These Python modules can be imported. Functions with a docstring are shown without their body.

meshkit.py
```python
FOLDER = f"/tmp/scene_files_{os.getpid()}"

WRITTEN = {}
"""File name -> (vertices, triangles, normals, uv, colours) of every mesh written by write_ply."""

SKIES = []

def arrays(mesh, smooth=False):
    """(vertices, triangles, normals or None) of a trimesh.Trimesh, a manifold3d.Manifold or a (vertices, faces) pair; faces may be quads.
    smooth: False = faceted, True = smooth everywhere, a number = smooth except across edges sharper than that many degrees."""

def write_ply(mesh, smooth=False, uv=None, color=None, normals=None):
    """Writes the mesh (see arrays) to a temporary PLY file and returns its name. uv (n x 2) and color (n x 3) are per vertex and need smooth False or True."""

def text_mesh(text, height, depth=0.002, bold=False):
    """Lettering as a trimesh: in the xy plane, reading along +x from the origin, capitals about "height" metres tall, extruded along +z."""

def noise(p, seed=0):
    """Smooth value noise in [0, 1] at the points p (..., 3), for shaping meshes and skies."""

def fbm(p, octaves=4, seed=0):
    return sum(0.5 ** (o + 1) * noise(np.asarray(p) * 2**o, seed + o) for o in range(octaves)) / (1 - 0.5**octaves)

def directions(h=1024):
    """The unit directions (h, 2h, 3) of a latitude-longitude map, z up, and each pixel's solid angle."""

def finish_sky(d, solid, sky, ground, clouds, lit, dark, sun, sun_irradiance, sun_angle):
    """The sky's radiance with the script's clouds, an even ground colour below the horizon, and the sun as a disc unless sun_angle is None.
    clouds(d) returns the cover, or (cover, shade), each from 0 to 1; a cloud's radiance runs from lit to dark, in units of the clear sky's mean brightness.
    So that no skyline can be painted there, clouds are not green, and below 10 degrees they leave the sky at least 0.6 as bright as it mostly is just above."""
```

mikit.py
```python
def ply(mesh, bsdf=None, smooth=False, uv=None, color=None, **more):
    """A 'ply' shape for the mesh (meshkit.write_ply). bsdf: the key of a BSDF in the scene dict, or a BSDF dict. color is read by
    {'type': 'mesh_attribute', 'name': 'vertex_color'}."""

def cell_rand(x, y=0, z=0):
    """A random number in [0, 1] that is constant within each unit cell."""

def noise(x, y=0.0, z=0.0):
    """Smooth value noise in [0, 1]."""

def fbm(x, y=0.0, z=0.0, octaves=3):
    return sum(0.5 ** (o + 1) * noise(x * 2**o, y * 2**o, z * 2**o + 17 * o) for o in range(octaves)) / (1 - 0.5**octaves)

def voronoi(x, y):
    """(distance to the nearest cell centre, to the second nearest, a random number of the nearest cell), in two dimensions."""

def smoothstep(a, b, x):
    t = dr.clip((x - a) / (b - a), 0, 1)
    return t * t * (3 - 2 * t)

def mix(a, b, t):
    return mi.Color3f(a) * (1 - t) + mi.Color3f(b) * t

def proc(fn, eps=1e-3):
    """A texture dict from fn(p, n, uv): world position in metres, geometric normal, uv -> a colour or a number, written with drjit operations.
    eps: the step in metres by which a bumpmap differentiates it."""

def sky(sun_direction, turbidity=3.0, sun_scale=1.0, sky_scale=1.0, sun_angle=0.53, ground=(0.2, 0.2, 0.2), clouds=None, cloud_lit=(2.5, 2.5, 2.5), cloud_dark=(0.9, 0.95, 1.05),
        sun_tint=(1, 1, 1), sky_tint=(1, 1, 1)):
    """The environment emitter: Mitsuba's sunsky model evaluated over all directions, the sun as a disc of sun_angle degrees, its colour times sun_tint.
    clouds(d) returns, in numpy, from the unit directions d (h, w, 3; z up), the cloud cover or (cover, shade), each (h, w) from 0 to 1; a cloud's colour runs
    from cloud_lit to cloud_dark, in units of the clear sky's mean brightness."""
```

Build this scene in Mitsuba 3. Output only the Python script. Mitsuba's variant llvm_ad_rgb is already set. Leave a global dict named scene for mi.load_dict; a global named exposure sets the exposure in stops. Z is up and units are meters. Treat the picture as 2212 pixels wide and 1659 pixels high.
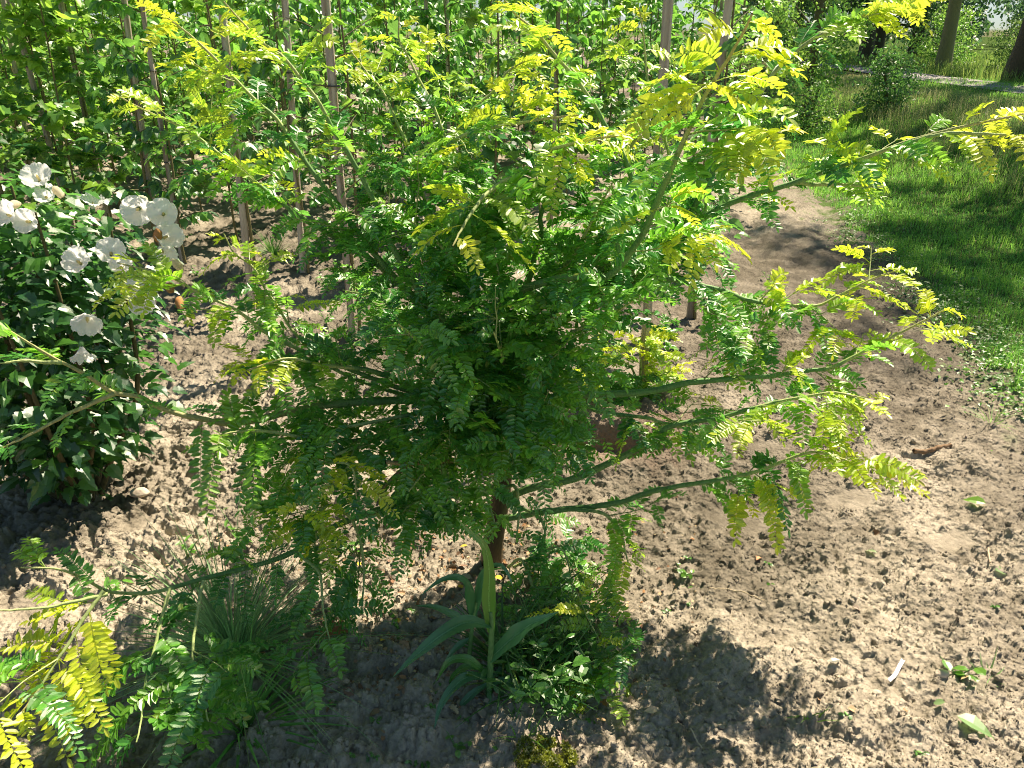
import math, numpy as np, mitsuba as mi, drjit as dr, mikit, meshkit
from scipy.spatial import cKDTree

# ------------------------------------------------------------------ camera, sky, exposure
PITCH, HFOV, EYE = 25.0, 68.0, 1.6
T = mi.ScalarTransform4f
cp, sp = math.cos(math.radians(PITCH)), math.sin(math.radians(PITCH))
scene, labels = {}, {}
scene['camera'] = {'type': 'perspective', 'fov': HFOV, 'fov_axis': 'x', 'near_clip': 0.05, 'far_clip': 500.0,
                   'to_world': T().look_at(origin=[0, 0, EYE], target=[0, cp, EYE - sp], up=[0, 0, 1])}
SUN = (0.40, 0.44, 0.80)
scene['sky_light'] = mikit.sky(SUN, turbidity=3, sky_scale=.46, sun_tint=(.97, 1.0, 1.05), sky_tint=(1.10, 1.0, .86), ground=(0.12, 0.13, 0.07))
exposure = 3.05

# ------------------------------------------------------------------ helpers
FOC = 512 / math.tan(math.radians(HFOV / 2))
FW, UP, RT = np.array([0, cp, -sp]), np.array([0, sp, cp]), np.array([1.0, 0, 0])
K = 1024 / 2212.0
def ray(px, py):            # measured on the photograph at 2212 pixels width
    return FW + (px * K - 512) / FOC * RT + (384 - py * K) / FOC * UP
def W(px, py, y):           # the point at ground distance y
    d = ray(px, py); return np.array([0, 0, EYE]) + d * (y / d[1])
def G(px, py, z=0.0):       # the point at height z
    d = ray(px, py); return np.array([0, 0, EYE]) + d * ((z - EYE) / d[2])
def unit(v): return v / (np.linalg.norm(v, axis=-1, keepdims=True) + 1e-12)

used = set()
def numbered(k):
    if k not in used:
        used.add(k); return k
    i = 1
    while f'{k}_{i:03d}' in used: i += 1
    used.add(f'{k}_{i:03d}'); return f'{k}_{i:03d}'
counter = {}
def numbered_fast(k):
    i = counter.get(k, 0); counter[k] = i + 1
    return k if i == 0 else f'{k}_{i:03d}'
def thing(name, label, cat, group=None, kind=None):
    k = numbered_fast(name); labels[k] = {'label': label}
    if cat: labels[k]['category'] = cat
    if group: labels[k]['group'] = group
    if kind: labels[k]['kind'] = kind
    return k
def pack(c):                # a piece's own colour, held in its two uv numbers (meshes with uv can be joined by the renderer)
    c = np.clip(c, 0, .98); return np.stack([c[:, 0], 2 * np.round(c[:, 2] * 64) + .5 + c[:, 1]], 1)
def put(k, mesh, bsdf, smooth=False, to_world=None):
    v, f, c = mesh
    scene[k] = mikit.ply((v, f), bsdf, smooth=smooth, uv=(c[:, :2] if bsdf == 'bark' else pack(c))) if c is not None else mikit.ply((v, f), bsdf, smooth=smooth)
    if to_world is not None: scene[k]['to_world'] = to_world
    return k
def part(parent, name, mesh, bsdf, smooth=False, label=None, kind=None):
    k = numbered_fast(parent + '__' + name)
    put(k, mesh, bsdf, smooth)
    if label or kind:
        labels[k] = {}
        if label: labels[k]['label'] = label
        if kind: labels[k]['kind'] = kind
    return k
def join(ms):
    ms = [m for m in ms if m is not None and len(m[0])]
    at = np.cumsum([0] + [len(m[0]) for m in ms])
    return (np.vstack([m[0] for m in ms]), np.vstack([m[1] + a for m, a in zip(ms, at)]), np.vstack([m[2] for m in ms]))
def tint(n, c): return np.tile(np.asarray(c, float), (n, 1))

def smooth_path(p, n):
    """Catmull-Rom through the points, n samples, with equal steps."""
    p = np.asarray(p, float)
    if len(p) == 2: return p[0] + (p[1] - p[0]) * np.linspace(0, 1, n)[:, None]
    q = np.vstack([2 * p[0] - p[1], p, 2 * p[-1] - p[-2]])
    out = []
    for i in range(len(p) - 1):
        t = np.linspace(0, 1, 12, endpoint=False)[:, None]
        a, b, c, d = q[i:i + 4]
        out.append(0.5 * (2 * b + (c - a) * t + (2 * a - 5 * b + 4 * c - d) * t ** 2 + (3 * b - a - 3 * c + d) * t ** 3))
    out = np.vstack(out + [p[-1:]])
    s = np.concatenate([[0], np.cumsum(np.linalg.norm(np.diff(out, axis=0), axis=1))])
    u = np.linspace(0, s[-1], n)
    return np.stack([np.interp(u, s, out[:, k]) for k in range(3)], 1)
def tube(p, r, c, sides=6):
    p = np.asarray(p, float); n = len(p)
    r = np.broadcast_to(r, (n,)); t = unit(np.gradient(p, axis=0))
    a = unit(np.cross(t, np.where(np.abs(t[:, 2:]) < 0.92, [0, 0, 1.0], [1.0, 0, 0])))
    b = np.cross(t, a); ang = np.arange(sides) * 2 * np.pi / sides
    v = p[:, None] + r[:, None, None] * (np.cos(ang)[None, :, None] * a[:, None] + np.sin(ang)[None, :, None] * b[:, None])
    i, j = np.meshgrid(np.arange(n - 1), np.arange(sides), indexing='ij')
    q = np.stack([i * sides + j, i * sides + (j + 1) % sides, (i + 1) * sides + (j + 1) % sides, (i + 1) * sides + j], -1).reshape(-1, 4)
    f = np.vstack([q[:, [0, 1, 2]], q[:, [0, 2, 3]], [[(n - 1) * sides, (n - 1) * sides + k, (n - 1) * sides + k + 1] for k in range(1, sides - 1)]])
    c = np.asarray(c, float)
    col = np.repeat(c, sides, axis=0) if c.ndim == 2 else tint(n * sides, c)
    return v.reshape(-1, 3), f, col

def blade_template(rows, prof, fold=0.25, curl=0.15, wave=0.0):
    """A leaf: (u along, w across, n up). rows: t of each row, prof: half width at each."""
    v = [(0, 0, 0)]
    for i, (t, w) in enumerate(zip(rows, prof)):
        z = -curl * t * t + wave * (1 if i % 2 else -1)
        v += [(t, w, z + fold * w), (t, 0, z), (t, -w, z + fold * w)]
    v.append((1, 0, -curl)); f = [(0, 2, 1), (0, 3, 2)]
    for i in range(len(rows) - 1):
        a, b = 1 + 3 * i, 4 + 3 * i
        f += [(a, a + 1, b + 1), (a, b + 1, b), (a + 1, a + 2, b + 2), (a + 1, b + 2, b + 1)]
    a, e = 1 + 3 * (len(rows) - 1), len(v) - 1
    f += [(a, a + 1, e), (a + 1, a + 2, e)]
    return np.array(v, float), np.array(f)
def fan_template(outline, fold=0.25, curl=0.2):
    """A lobed leaf from its outline (u, w), as a fan about a point on its midrib."""
    o = np.array(outline, float); v = np.vstack([[[0.42, 0]], o])
    z = fold * np.abs(v[:, 1]) - curl * v[:, 0] ** 2
    n = len(o); f = [(0, 1 + (i + 1) % n, 1 + i) for i in range(n)]
    return np.column_stack([v, z]), np.array(f)
def scatter(tpl, base, d, nrm, length, col, width=1.0):
    """Many copies of a leaf template; returns a mesh whose leaf i has rows i*nv.. and faces i*nf.."""
    tv, tf = tpl; k = len(base); nv = len(tv)
    d = unit(np.asarray(d, float)); s = unit(np.cross(nrm, d)); n = np.cross(d, s)
    length = np.broadcast_to(length, (k,))[:, None, None]; width = np.broadcast_to(width, (k,))[:, None, None]
    v = base[:, None] + length * (tv[None, :, 0:1] * d[:, None] + width * tv[None, :, 1:2] * s[:, None] + tv[None, :, 2:3] * n[:, None])
    f = tf[None] + (np.arange(k) * nv)[:, None, None]
    c = np.broadcast_to(np.asarray(col, float), (k, 3))
    return v.reshape(-1, 3), f.reshape(-1, 3), np.repeat(c, nv, axis=0)
def split(mesh, tpl, idx):
    """Leaves idx of a scattered mesh, as one mesh each."""
    nv, nf = len(tpl[0]), len(tpl[1])
    for i in idx:
        yield mesh[0][i * nv:(i + 1) * nv], tpl[1], mesh[2][i * nv:(i + 1) * nv]
def rest(mesh, tpl, idx):
    nv = len(tpl[0]); k = len(mesh[0]) // nv; keep = np.setdiff1d(np.arange(k), idx)
    v = mesh[0].reshape(k, nv, 3)[keep].reshape(-1, 3); c = mesh[2].reshape(k, nv, 3)[keep].reshape(-1, 3)
    f = (tpl[1][None] + (np.arange(len(keep)) * nv)[:, None, None]).reshape(-1, 3)
    return v, f, c
def nearest(points, n):
    d = np.linalg.norm(points - np.array([0, 0, EYE]), axis=1); q = (points - [0, 0, EYE])
    dep = q @ FW; x, y = q @ RT / np.maximum(dep, .05), q @ UP / np.maximum(dep, .05)
    out = (np.abs(x) > 0.69) | (np.abs(y) > .52) | (dep < 0.1)
    return np.argsort(d + 100 * out)[:n]

# ------------------------------------------------------------------ materials
def unpack(p, n, uv):
    q = dr.floor(uv.y * .5); return mi.Color3f(uv.x, dr.maximum(uv.y - 2 * q - .5, 0), q / 64)
VC = mikit.proc(unpack)
def leafmat(rough=.42, trans=1.0, eta=1.45):
    return {'type': 'principledthin', 'base_color': VC, 'roughness': rough, 'diff_trans': trans, 'eta': eta}
def glossy(trans, alpha, weight):      # a leaf blade with a waxy coat
    return {'type': 'blendbsdf', 'weight': weight, 'a': leafmat(.5, trans), 'b': {'type': 'twosided', 'bsdf': {'type': 'roughconductor', 'material': 'none', 'alpha': alpha, 'specular_reflectance': {'type': 'rgb', 'value': [.9, .9, .9]}}}}
scene['leaf'] = glossy(1.2, .2, .065)
scene['grass_leaf'] = glossy(1.1, .3, .03)
scene['petal'] = leafmat(.7, 1.15, 1.3)
scene['dry_leaf'] = {'type': 'twosided', 'bsdf': {'type': 'diffuse', 'reflectance': VC}}
scene['bark'] = {'type': 'principled', 'base_color': mikit.proc(lambda p, n, uv: mi.Color3f(uv.x, uv.y, .2 * (uv.x + uv.y)) * (.75 + .5 * mikit.noise(p.x * 300, p.y * 300, p.z * 90))), 'roughness': .6, 'specular': .35}

def soil_color(p, n, uv):
    big = mikit.fbm(p.x * 1.3, p.y * 1.3, 0, 3)
    mid = mikit.fbm(p.x * 14, p.y * 14, p.z * 14, 3)
    fine = mikit.fbm(p.x * 160, p.y * 160, p.z * 160, 2)
    c = mikit.mix((.16, .14, .105), (.32, .282, .218), mikit.smoothstep(.25, .75, mid * .6 + big * .4))
    grit = mikit.noise(p.x * 420, p.y * 420, p.z * 420)
    c = c * (0.62 + 0.5 * fine + .26 * grit) * (.82 + .36 * mikit.smoothstep(.3, .7, big))
    # damp earth beside the dug hole
    h = dr.sqrt(dr.square((p.x - .42) / .42) + dr.square((p.y - 2.95) / .38)) + (mid - .5) * .6
    c = mikit.mix(c, mi.Color3f(.20, .135, .10) * (0.75 + .5 * fine), (1 - mikit.smoothstep(.55, 1.15, h)) * .5)
    g = mikit.smoothstep(-.25, .35, p.x - (2.05 + .137 * p.y) + (mid - .5) * 1.2) * mikit.smoothstep(2.4, 3.6, p.y + big)
    return mikit.mix(c, mi.Color3f(.075, .12, .035) * (.6 + .8 * mid), g)
scene['soil'] = {'type': 'bumpmap', 'arbitrary': {**mikit.proc(lambda p, n, uv: .0032 * mikit.fbm(p.x * 240, p.y * 240, p.z * 240, 2) + .007 * mikit.noise(p.x * 95, p.y * 95, p.z * 95), eps=1e-3)}, 'scale': 1.0,
                 'bsdf': {'type': 'diffuse', 'reflectance': mikit.proc(soil_color)}}
def wood_color(p, n, uv):
    g = mikit.fbm(p.x * 60, p.y * 60, p.z * 3, 3)
    b = mikit.fbm(p.x * 3, p.y * 3, p.z * 1.2, 2)
    return mikit.mix((.20, .155, .11), (.52, .46, .37), mikit.smoothstep(.25, .8, g * .7 + b * .4))
scene['wood'] = {'type': 'principled', 'base_color': mikit.proc(wood_color), 'roughness': .75, 'specular': .25}
scene['gravel'] = {'type': 'diffuse', 'reflectance': mikit.proc(lambda p, n, uv: mi.Color3f(.36, .345, .32) * (.6 + .8 * mikit.fbm(p.x * 30, p.y * 30, 0, 3)))}
scene['tie_rubber'] = {'type': 'principled', 'base_color': {'type': 'rgb', 'value': [.05, .05, .05]}, 'roughness': .5}
scene['white_plastic'] = {'type': 'twosided', 'bsdf': {'type': 'roughplastic', 'diffuse_reflectance': {'type': 'rgb', 'value': [.75, .76, .8]}, 'alpha': .2}}
scene['stone_stuff'] = {'type': 'principled', 'base_color': mikit.proc(lambda p, n, uv: mi.Color3f(.5, .42, .32) * (.6 + .8 * mikit.fbm(p.x * 60, p.y * 60, p.z * 60, 3))), 'roughness': .8}

# ------------------------------------------------------------------ ground
EDGE_Y = [0, 2, 3.33, 4.44, 6.95, 11.6, 20, 60]; EDGE_X = [2.6, 2.5, 2.49, 2.65, 3.1, 3.6, 4.6, 9]
def edge(y): return np.interp(y, EDGE_Y, EDGE_X)
def sstep(a, b, x):
    t = np.clip((x - a) / (b - a), 0, 1); return t * t * (3 - 2 * t)
def bank(x, y): return .55 * sstep(edge(y) + 1.0, edge(y) + 3.6, x) * sstep(4, 9, y) 
PIT = (.40, 2.84)
# smooth, trodden or washed patches: x, y, half length, half width, turn
FLATS = [(*G(px, py)[:2], a, b, r) for px, py, a, b, r in
         ((1850, 1075, .13, .07, .3), (2050, 1165, .14, .06, .35), (1650, 965, .14, .07, -.5), (310, 1125, .12, .05, .6), (60, 1330, .12, .1, .2),
          (1620, 1110, .2, .09, .2), (1500, 880, .15, .06, 0))]
def billow(p, seed): return np.abs(2 * meshkit.noise(p, seed) - 1)
def ground_z(x, y, full=True):
    x, y = np.asarray(x, float), np.asarray(y, float)
    p = np.stack([x, y, np.zeros_like(x)], -1)
    h = .05 * (meshkit.fbm(p * 1.1, 2, 3) - .5)
    soil = 1 - sstep(-.1, .5, x - edge(y))
    h = h + bank(x, y)
    pr = np.sqrt(((x - PIT[0]) / .19) ** 2 + ((y - PIT[1]) / .17) ** 2)
    h = h - .10 * (1 - sstep(.62, 1.02, pr)) + .035 * np.exp(-((pr - 1.4) / .35) ** 2)
    for tx in (.85, 1.55):      # soft wheel tracks along the strip
        w = x - (tx + .28 * (y - 2)) - .06 * np.sin(y * 1.7); h = h - .016 * np.exp(-(w / .10) ** 2) + .012 * np.exp(-((np.abs(w) - .19) / .07) ** 2)
    # mound the tree stands on
    h = h + .03 * np.exp(-((x + .07) ** 2 + (y - 2.0) ** 2) / .1)
    if full:
        rough = np.ones_like(x)
        for fx, fy, a, b, r in FLATS:
            u = ((x - fx) * math.cos(r) + (y - fy) * math.sin(r)) / a; w = (-(x - fx) * math.sin(r) + (y - fy) * math.cos(r)) / b
            m = np.sqrt(u * u + w * w) + .5 * (meshkit.noise(p * 22, 9) - .5)
            rough = np.minimum(rough, .12 + .88 * sstep(.75, 1.1, m)); h = h - .012 * (1 - sstep(.8, 1.15, m))
        rough = np.minimum(rough, .25 + .75 * sstep(.5, .7, pr))
        lump = meshkit.noise(p * 3.1, 21); rough = rough * (1 + .55 * (1 - sstep(-.9, .4, x)))
        q = p + .012 * np.stack([meshkit.noise(p * 40, 5) - .5, meshkit.noise(p * 40, 6) - .5, 0 * x], -1)
        d = .025 * (billow(q * 8, 11) - .3) * (.35 + 1.1 * sstep(.35, .75, lump))
        d = d + .018 * (billow(q * 19, 12) - .3) * (.5 + .9 * meshkit.noise(p * 5, 23)) + .015 * (billow(q * 40, 13) - .3) + .009 * (billow(q * 78, 15) - .3) + .005 * (meshkit.noise(p * 130, 14) - .5)
        h = h + d * rough * (.25 + .75 * soil)
    return h
def axis_steps(start, stop, first, grow, most=9):
    out, s = [start], first
    while out[-1] < stop: out.append(out[-1] + s); s = min(s * grow, most)
    return np.array(out)
xi = np.linspace(-1, 1, 640); out_ = 1 + np.cumsum(.0045 * 1.16 ** np.arange(1, 60)); out_ = out_[out_ < 70]
xi = np.concatenate([-out_[::-1], xi, out_])
gy = np.concatenate([-axis_steps(-.98, 20, .02, 1.2)[::-1], np.arange(1.0, 3.0, .0062), axis_steps(3.0, 140, .0066, 1.009)])
spread = np.maximum(.42 + .78 * gy, 1.1)       # the sheet is finest in front and widens with the distance
X, Y = xi[None] * spread[:, None], np.repeat(gy[:, None], len(xi), 1)
X = np.clip(X, -160, 160) + np.where(np.abs(X) > 160, np.sign(X) * (np.abs(X) - 160) * 1e-2, 0)
Zg = ground_z(X, Y)
nx, ny = len(xi), len(gy)
i, j = np.meshgrid(np.arange(ny - 1), np.arange(nx - 1), indexing='ij')
a = i * nx + j
gf = np.concatenate([np.stack([a, a + 1, a + nx + 1], -1).reshape(-1, 3), np.stack([a, a + nx + 1, a + nx], -1).reshape(-1, 3)])
k = thing('ground', 'tan crumbly soil of the nursery bed with a grassy strip on its right', None, kind='structure')
put(k, (np.stack([X, Y, Zg], -1).reshape(-1, 3), gf, None), 'soil', True)
def gz(x, y): return ground_z(x, y)

# loose crumbs of soil lying on the ground
import trimesh
ico = trimesh.creation.icosphere(subdivisions=1); ico0 = trimesh.Trimesh([[1, 0, 0], [-1, 0, 0], [0, 1, 0], [0, -1, 0], [0, 0, 1], [.1, 0, -1]], [[0, 2, 4], [2, 1, 4], [1, 3, 4], [3, 0, 4], [2, 0, 5], [1, 2, 5], [3, 1, 5], [0, 3, 5]], process=False)
R = np.random.default_rng(5)
def lumps(x, y, size, rng, sink=.25, ico=ico):
    tv, tf = np.array(ico.vertices), np.array(ico.faces); k = len(x)
    v = tv[None] * (1 + .55 * (rng.random((k, len(tv), 1)) - .5)) * size[:, None, None] * (.75 + .5 * rng.random((k, 1, 3)))
    v = v * [1, 1, .75] + np.stack([x, y, gz(x, y) + size * (.5 - sink)], -1)[:, None]
    return v.reshape(-1, 3), (tf[None] + (np.arange(k) * len(tv))[:, None, None]).reshape(-1, 3), None
n = 60000
yy = 1.15 + 3.2 * R.random(n) ** 1.55; xx = (R.random(n) * 2 - 1) * (yy * .78 + .3)
dens = meshkit.noise(np.stack([xx, yy, 0 * xx], -1) * 4, 31); ok = (dens > R.random(n) * .9) & (xx < edge(yy) + .05)
xx, yy = xx[ok], yy[ok]; sz = .0015 + .0026 * R.random(len(xx)) ** 1.5 + .0075 * R.random(len(xx)) ** 14
k = thing('soil_crumbs', 'loose crumbs and clods of dry soil scattered over the bed', 'soil crumbs', kind='stuff')
fl = np.min([np.hypot(((xx - fx) * math.cos(r) + (yy - fy) * math.sin(r)) / a, (-(xx - fx) * math.sin(r) + (yy - fy) * math.cos(r)) / b) for fx, fy, a, b, r in FLATS], axis=0)
ok = fl > 1.05; xx, yy, sz = xx[ok], yy[ok], sz[ok]; bg = sz > .0065
put(k, join([m[:2] + (np.zeros((len(m[0]), 3)),) for m in (lumps(xx[bg], yy[bg], sz[bg], R), lumps(xx[~bg], yy[~bg], sz[~bg], R, .38, ico0))])[:2] + (None,), 'soil')

# ------------------------------------------------------------------ golden honey locust
LEAFLET_HI = blade_template((.12, .38, .7, .9), (.12, .2, .19, .11), .35, .08)
LEAFLET_LO = blade_template((.22, .72), (.175, .175), .35, .08)
GREEN, YOUNG, GOLD = np.array([.09, .32, .06]), np.array([.29, .62, .05]), np.array([.68, .78, .05])
def compound(base, t, nrm, L, pairs, rng, col, tpl, droop=.35, size=.026, open_=1.0):
    """A pinnate leaf with its stalk."""
    t = unit(t); nrm = unit(nrm - t * (nrm @ t)); side = np.cross(nrm, t)
    s = np.linspace(0, 1, 7)[:, None]; bend = rng.normal(0, .12)
    curve = base + L * (s * t + s ** 2 * (np.array([0, 0, -droop]) + bend * side))
    u = .2 + .8 * (np.arange(pairs) + .5) / pairs
    pts = np.stack([np.interp(u, s[:, 0], curve[:, k]) for k in range(3)], 1)
    tan = unit(np.stack([np.interp(u, s[:, 0], np.gradient(curve[:, k])) for k in range(3)], 1))
    nn = unit(nrm[None] - tan * (tan @ nrm)[:, None]); sd = np.cross(nn, tan)
    out_b, out_d, out_n, out_l = [], [], [], []
    prof = size * (.72 + .42 * np.sin(np.pi * np.clip(u * .95, 0, 1))) * open_ ** .5
    for sgn in (-1, 1):
        jit = rng.normal(0, .13, (pairs, 3)); fw = rng.normal(.42, .08, (pairs, 1))
        d = sd * sgn * open_ + tan * (fw + (1 - open_)) + nn * rng.normal(.10, .16, (pairs, 1)) + jit
        out_b.append(pts + tan * sgn * .003); out_d.append(d); out_n.append(nn + sd * sgn * rng.normal(-.15, .25, (pairs, 1)) + rng.normal(0, .16, (pairs, 3))); out_l.append(prof * rng.uniform(.85, 1.12, pairs))
    out_b.append(curve[-1:]); out_d.append(tan[-1:]); out_n.append(nn[-1:]); out_l.append(prof[-1:] * 1.05)
    b, d, n_, l = np.vstack(out_b), np.vstack(out_d), np.vstack(out_n), np.concatenate(out_l); l = l * rng.uniform(.78, 1.18, len(l))
    cc = np.clip(col * (1 + rng.normal(0, .17, (len(b), 1))) + (rng.random((len(b), 1)) < .02) * np.array([.16, .06, .01]), 0, .9)
    return join([scatter(tpl, b, d, n_, l, cc, rng.uniform(.9, 1.2)), tube(curve, np.linspace(.0011, .0005, 7), col * .6 + [.10, .11, .01], 3)])

def rad_col(r, gold=0.0):
    """Bark: brown where thick, olive then yellow-green where young."""
    r = np.asarray(r)[:, None]
    c = np.where(r > .03, [.085, .06, .045], np.where(r > .0055, [.13, .25, .05], [.34, .42, .05]))
    return c * (1 - gold) + np.array([.42, .38, .04]) * gold

def build_locust(tree, branches, seed, n_parts, density=1.0, size=.023, extra=()):
    rng = np.random.default_rng(seed)
    leaves, lpos, lrad = [], [], []
    def leafy(path, s_from, gold_from, step, tipgold, scale=1.0, rng=rng):
        seg = np.concatenate([[0], np.cumsum(np.linalg.norm(np.diff(path, axis=0), axis=1))]); total = seg[-1]
        tan = unit(np.gradient(path, axis=0)); s = s_from * total; kk = rng.integers(2)
        while s < total:
            pos = np.array([np.interp(s, seg, path[:, k]) for k in range(3)]); t = unit(np.array([np.interp(s, seg, tan[:, k]) for k in range(3)]))
            side = unit(np.cross(t, [0, 0, 1.0]) + 1e-6) * (1 if kk else -1); kk = 1 - kk
            away = total - s
            g = np.clip((gold_from - away) / gold_from, 0, 1) * tipgold * rng.uniform(.75, 1.15) if gold_from > 0 else 0
            col = (GREEN + (YOUNG - GREEN) * np.clip(rng.normal(.3, .28) + g * .9, 0, 1))
            col = col + (GOLD - col) * np.clip((g - .2) * 1.5, 0, 1)
            for _ in range(1 + (rng.random() < .4)):
                d = side * rng.uniform(.5, 1.1) + t * rng.uniform(.2, .8) + np.array([0, 0, rng.uniform(-.25, .45)]) + rng.normal(0, .18, 3)
                nrm = np.array([0, 0, 1.0]) + rng.normal(0, .3, 3)
                tip = np.clip(away / .05, .35, 1)
                L = rng.uniform(.085, .155) * scale * tip
                leaves.append((pos, d, nrm, L, int(np.clip(L / .0098, 4, 14)), col, size * scale * (.7 + .3 * tip), rng.uniform(.15, .6), .75 + .25 * tip)); lpos.append(pos + unit(d) * L * .5)
            s += step * rng.uniform(.7, 1.4)
    for bi, br in enumerate(branches):
        rng = np.random.default_rng(seed * 1000 + bi)
        pts = np.array([W(px, py, y) for px, py, y in br['p']])
        n = 10 + 4 * len(pts); path = smooth_path(pts, n)
        length = np.linalg.norm(np.diff(path, axis=0), axis=1).sum()
        path[1:] += np.cumsum(rng.normal(0, .0011, (n - 1, 3)), axis=0) * .6
        u = np.linspace(0, 1, n); r = br['r'] * (1 - u) ** .8 + .0016
        r = r * (1 + .12 * (np.arange(n) % 4 == 0))
        col = rad_col(r, 0) + (np.array([.40, .36, .05]) - rad_col(r, 0)) * (np.maximum(sstep(.72, 1, u) * .75 * br.get('gold', 1), sstep(br.get('ystem', 2) - .2, br.get('ystem', 2) + .15, u) * .8))[:, None]
        mesh = [tube(path, r, col, 7)]
        gold = br.get('gold', 1.0); dens = br.get('dens', 1.0) * density
        leafy(path, br.get('from', .35), br.get('gf', .30), .034 / dens, gold, br.get('scale', 1), rng)
        # side twigs
        s0 = br.get('twig', .12); nt = int(length * 7.6 * dens * br.get('tw', 1.0))
        tn = unit(np.gradient(path, axis=0))
        for q in range(nt):
            uu = s0 + (1 - s0) * (q + rng.random()) / nt * .92; m = min(int(uu * (n - 1)), n - 2)
            az = rng.uniform(0, 2 * np.pi); ax = unit(np.cross(tn[m], [0, 0, 1.0]) + 1e-6); ay = np.cross(ax, tn[m])
            d = tn[m] * rng.uniform(.35, .95) + ax * math.cos(az) + ay * math.sin(az) * .8 + np.array([0, 0, .12])
            tl = rng.uniform(.10, .30) * (1.15 - .65 * uu) * br.get('tl', 1.0)
            w = np.linspace(0, 1, 6)[:, None]
            tp = path[m] + tl * (w * unit(d) + w ** 2 * np.array([0, 0, rng.uniform(-.35, .25)]) + rng.normal(0, .02, (6, 3)) * w)
            tg = gold * (rng.uniform(.75, 1.15) if uu > .55 else (.9 if rng.random() < .22 * (tp[-1][2] > .55) + .04 else .05))
            tr = np.linspace(.0021, .0010, 6)
            mesh.append(tube(tp, tr, rad_col(tr) * .8 + np.array([.3, .29, .04]) * .2 * tg, 4))
            leafy(tp, .12, .13 + .1 * (uu > .6), .028 / dens ** .5, tg, br.get('scale', 1), rng)
        part(tree, 'branch', join(mesh), 'bark', True, br.get('label'))
    lpos = np.array(lpos); order = nearest(lpos, n_parts); big = set(order.tolist())
    far = []
    for q, (pos, d, nrm, L, pairs, col, sz, dp, op) in enumerate(leaves):
        m = compound(pos, d, nrm, L, pairs, rng, col, LEAFLET_HI if q in big else LEAFLET_LO, dp, sz, op)
        if q in big: part(tree, 'leaf', m, 'leaf')
        else: far.append(m)
    if far: part(tree, 'foliage', join(far), 'leaf', kind='stuff')
    return len(leaves)

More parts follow.
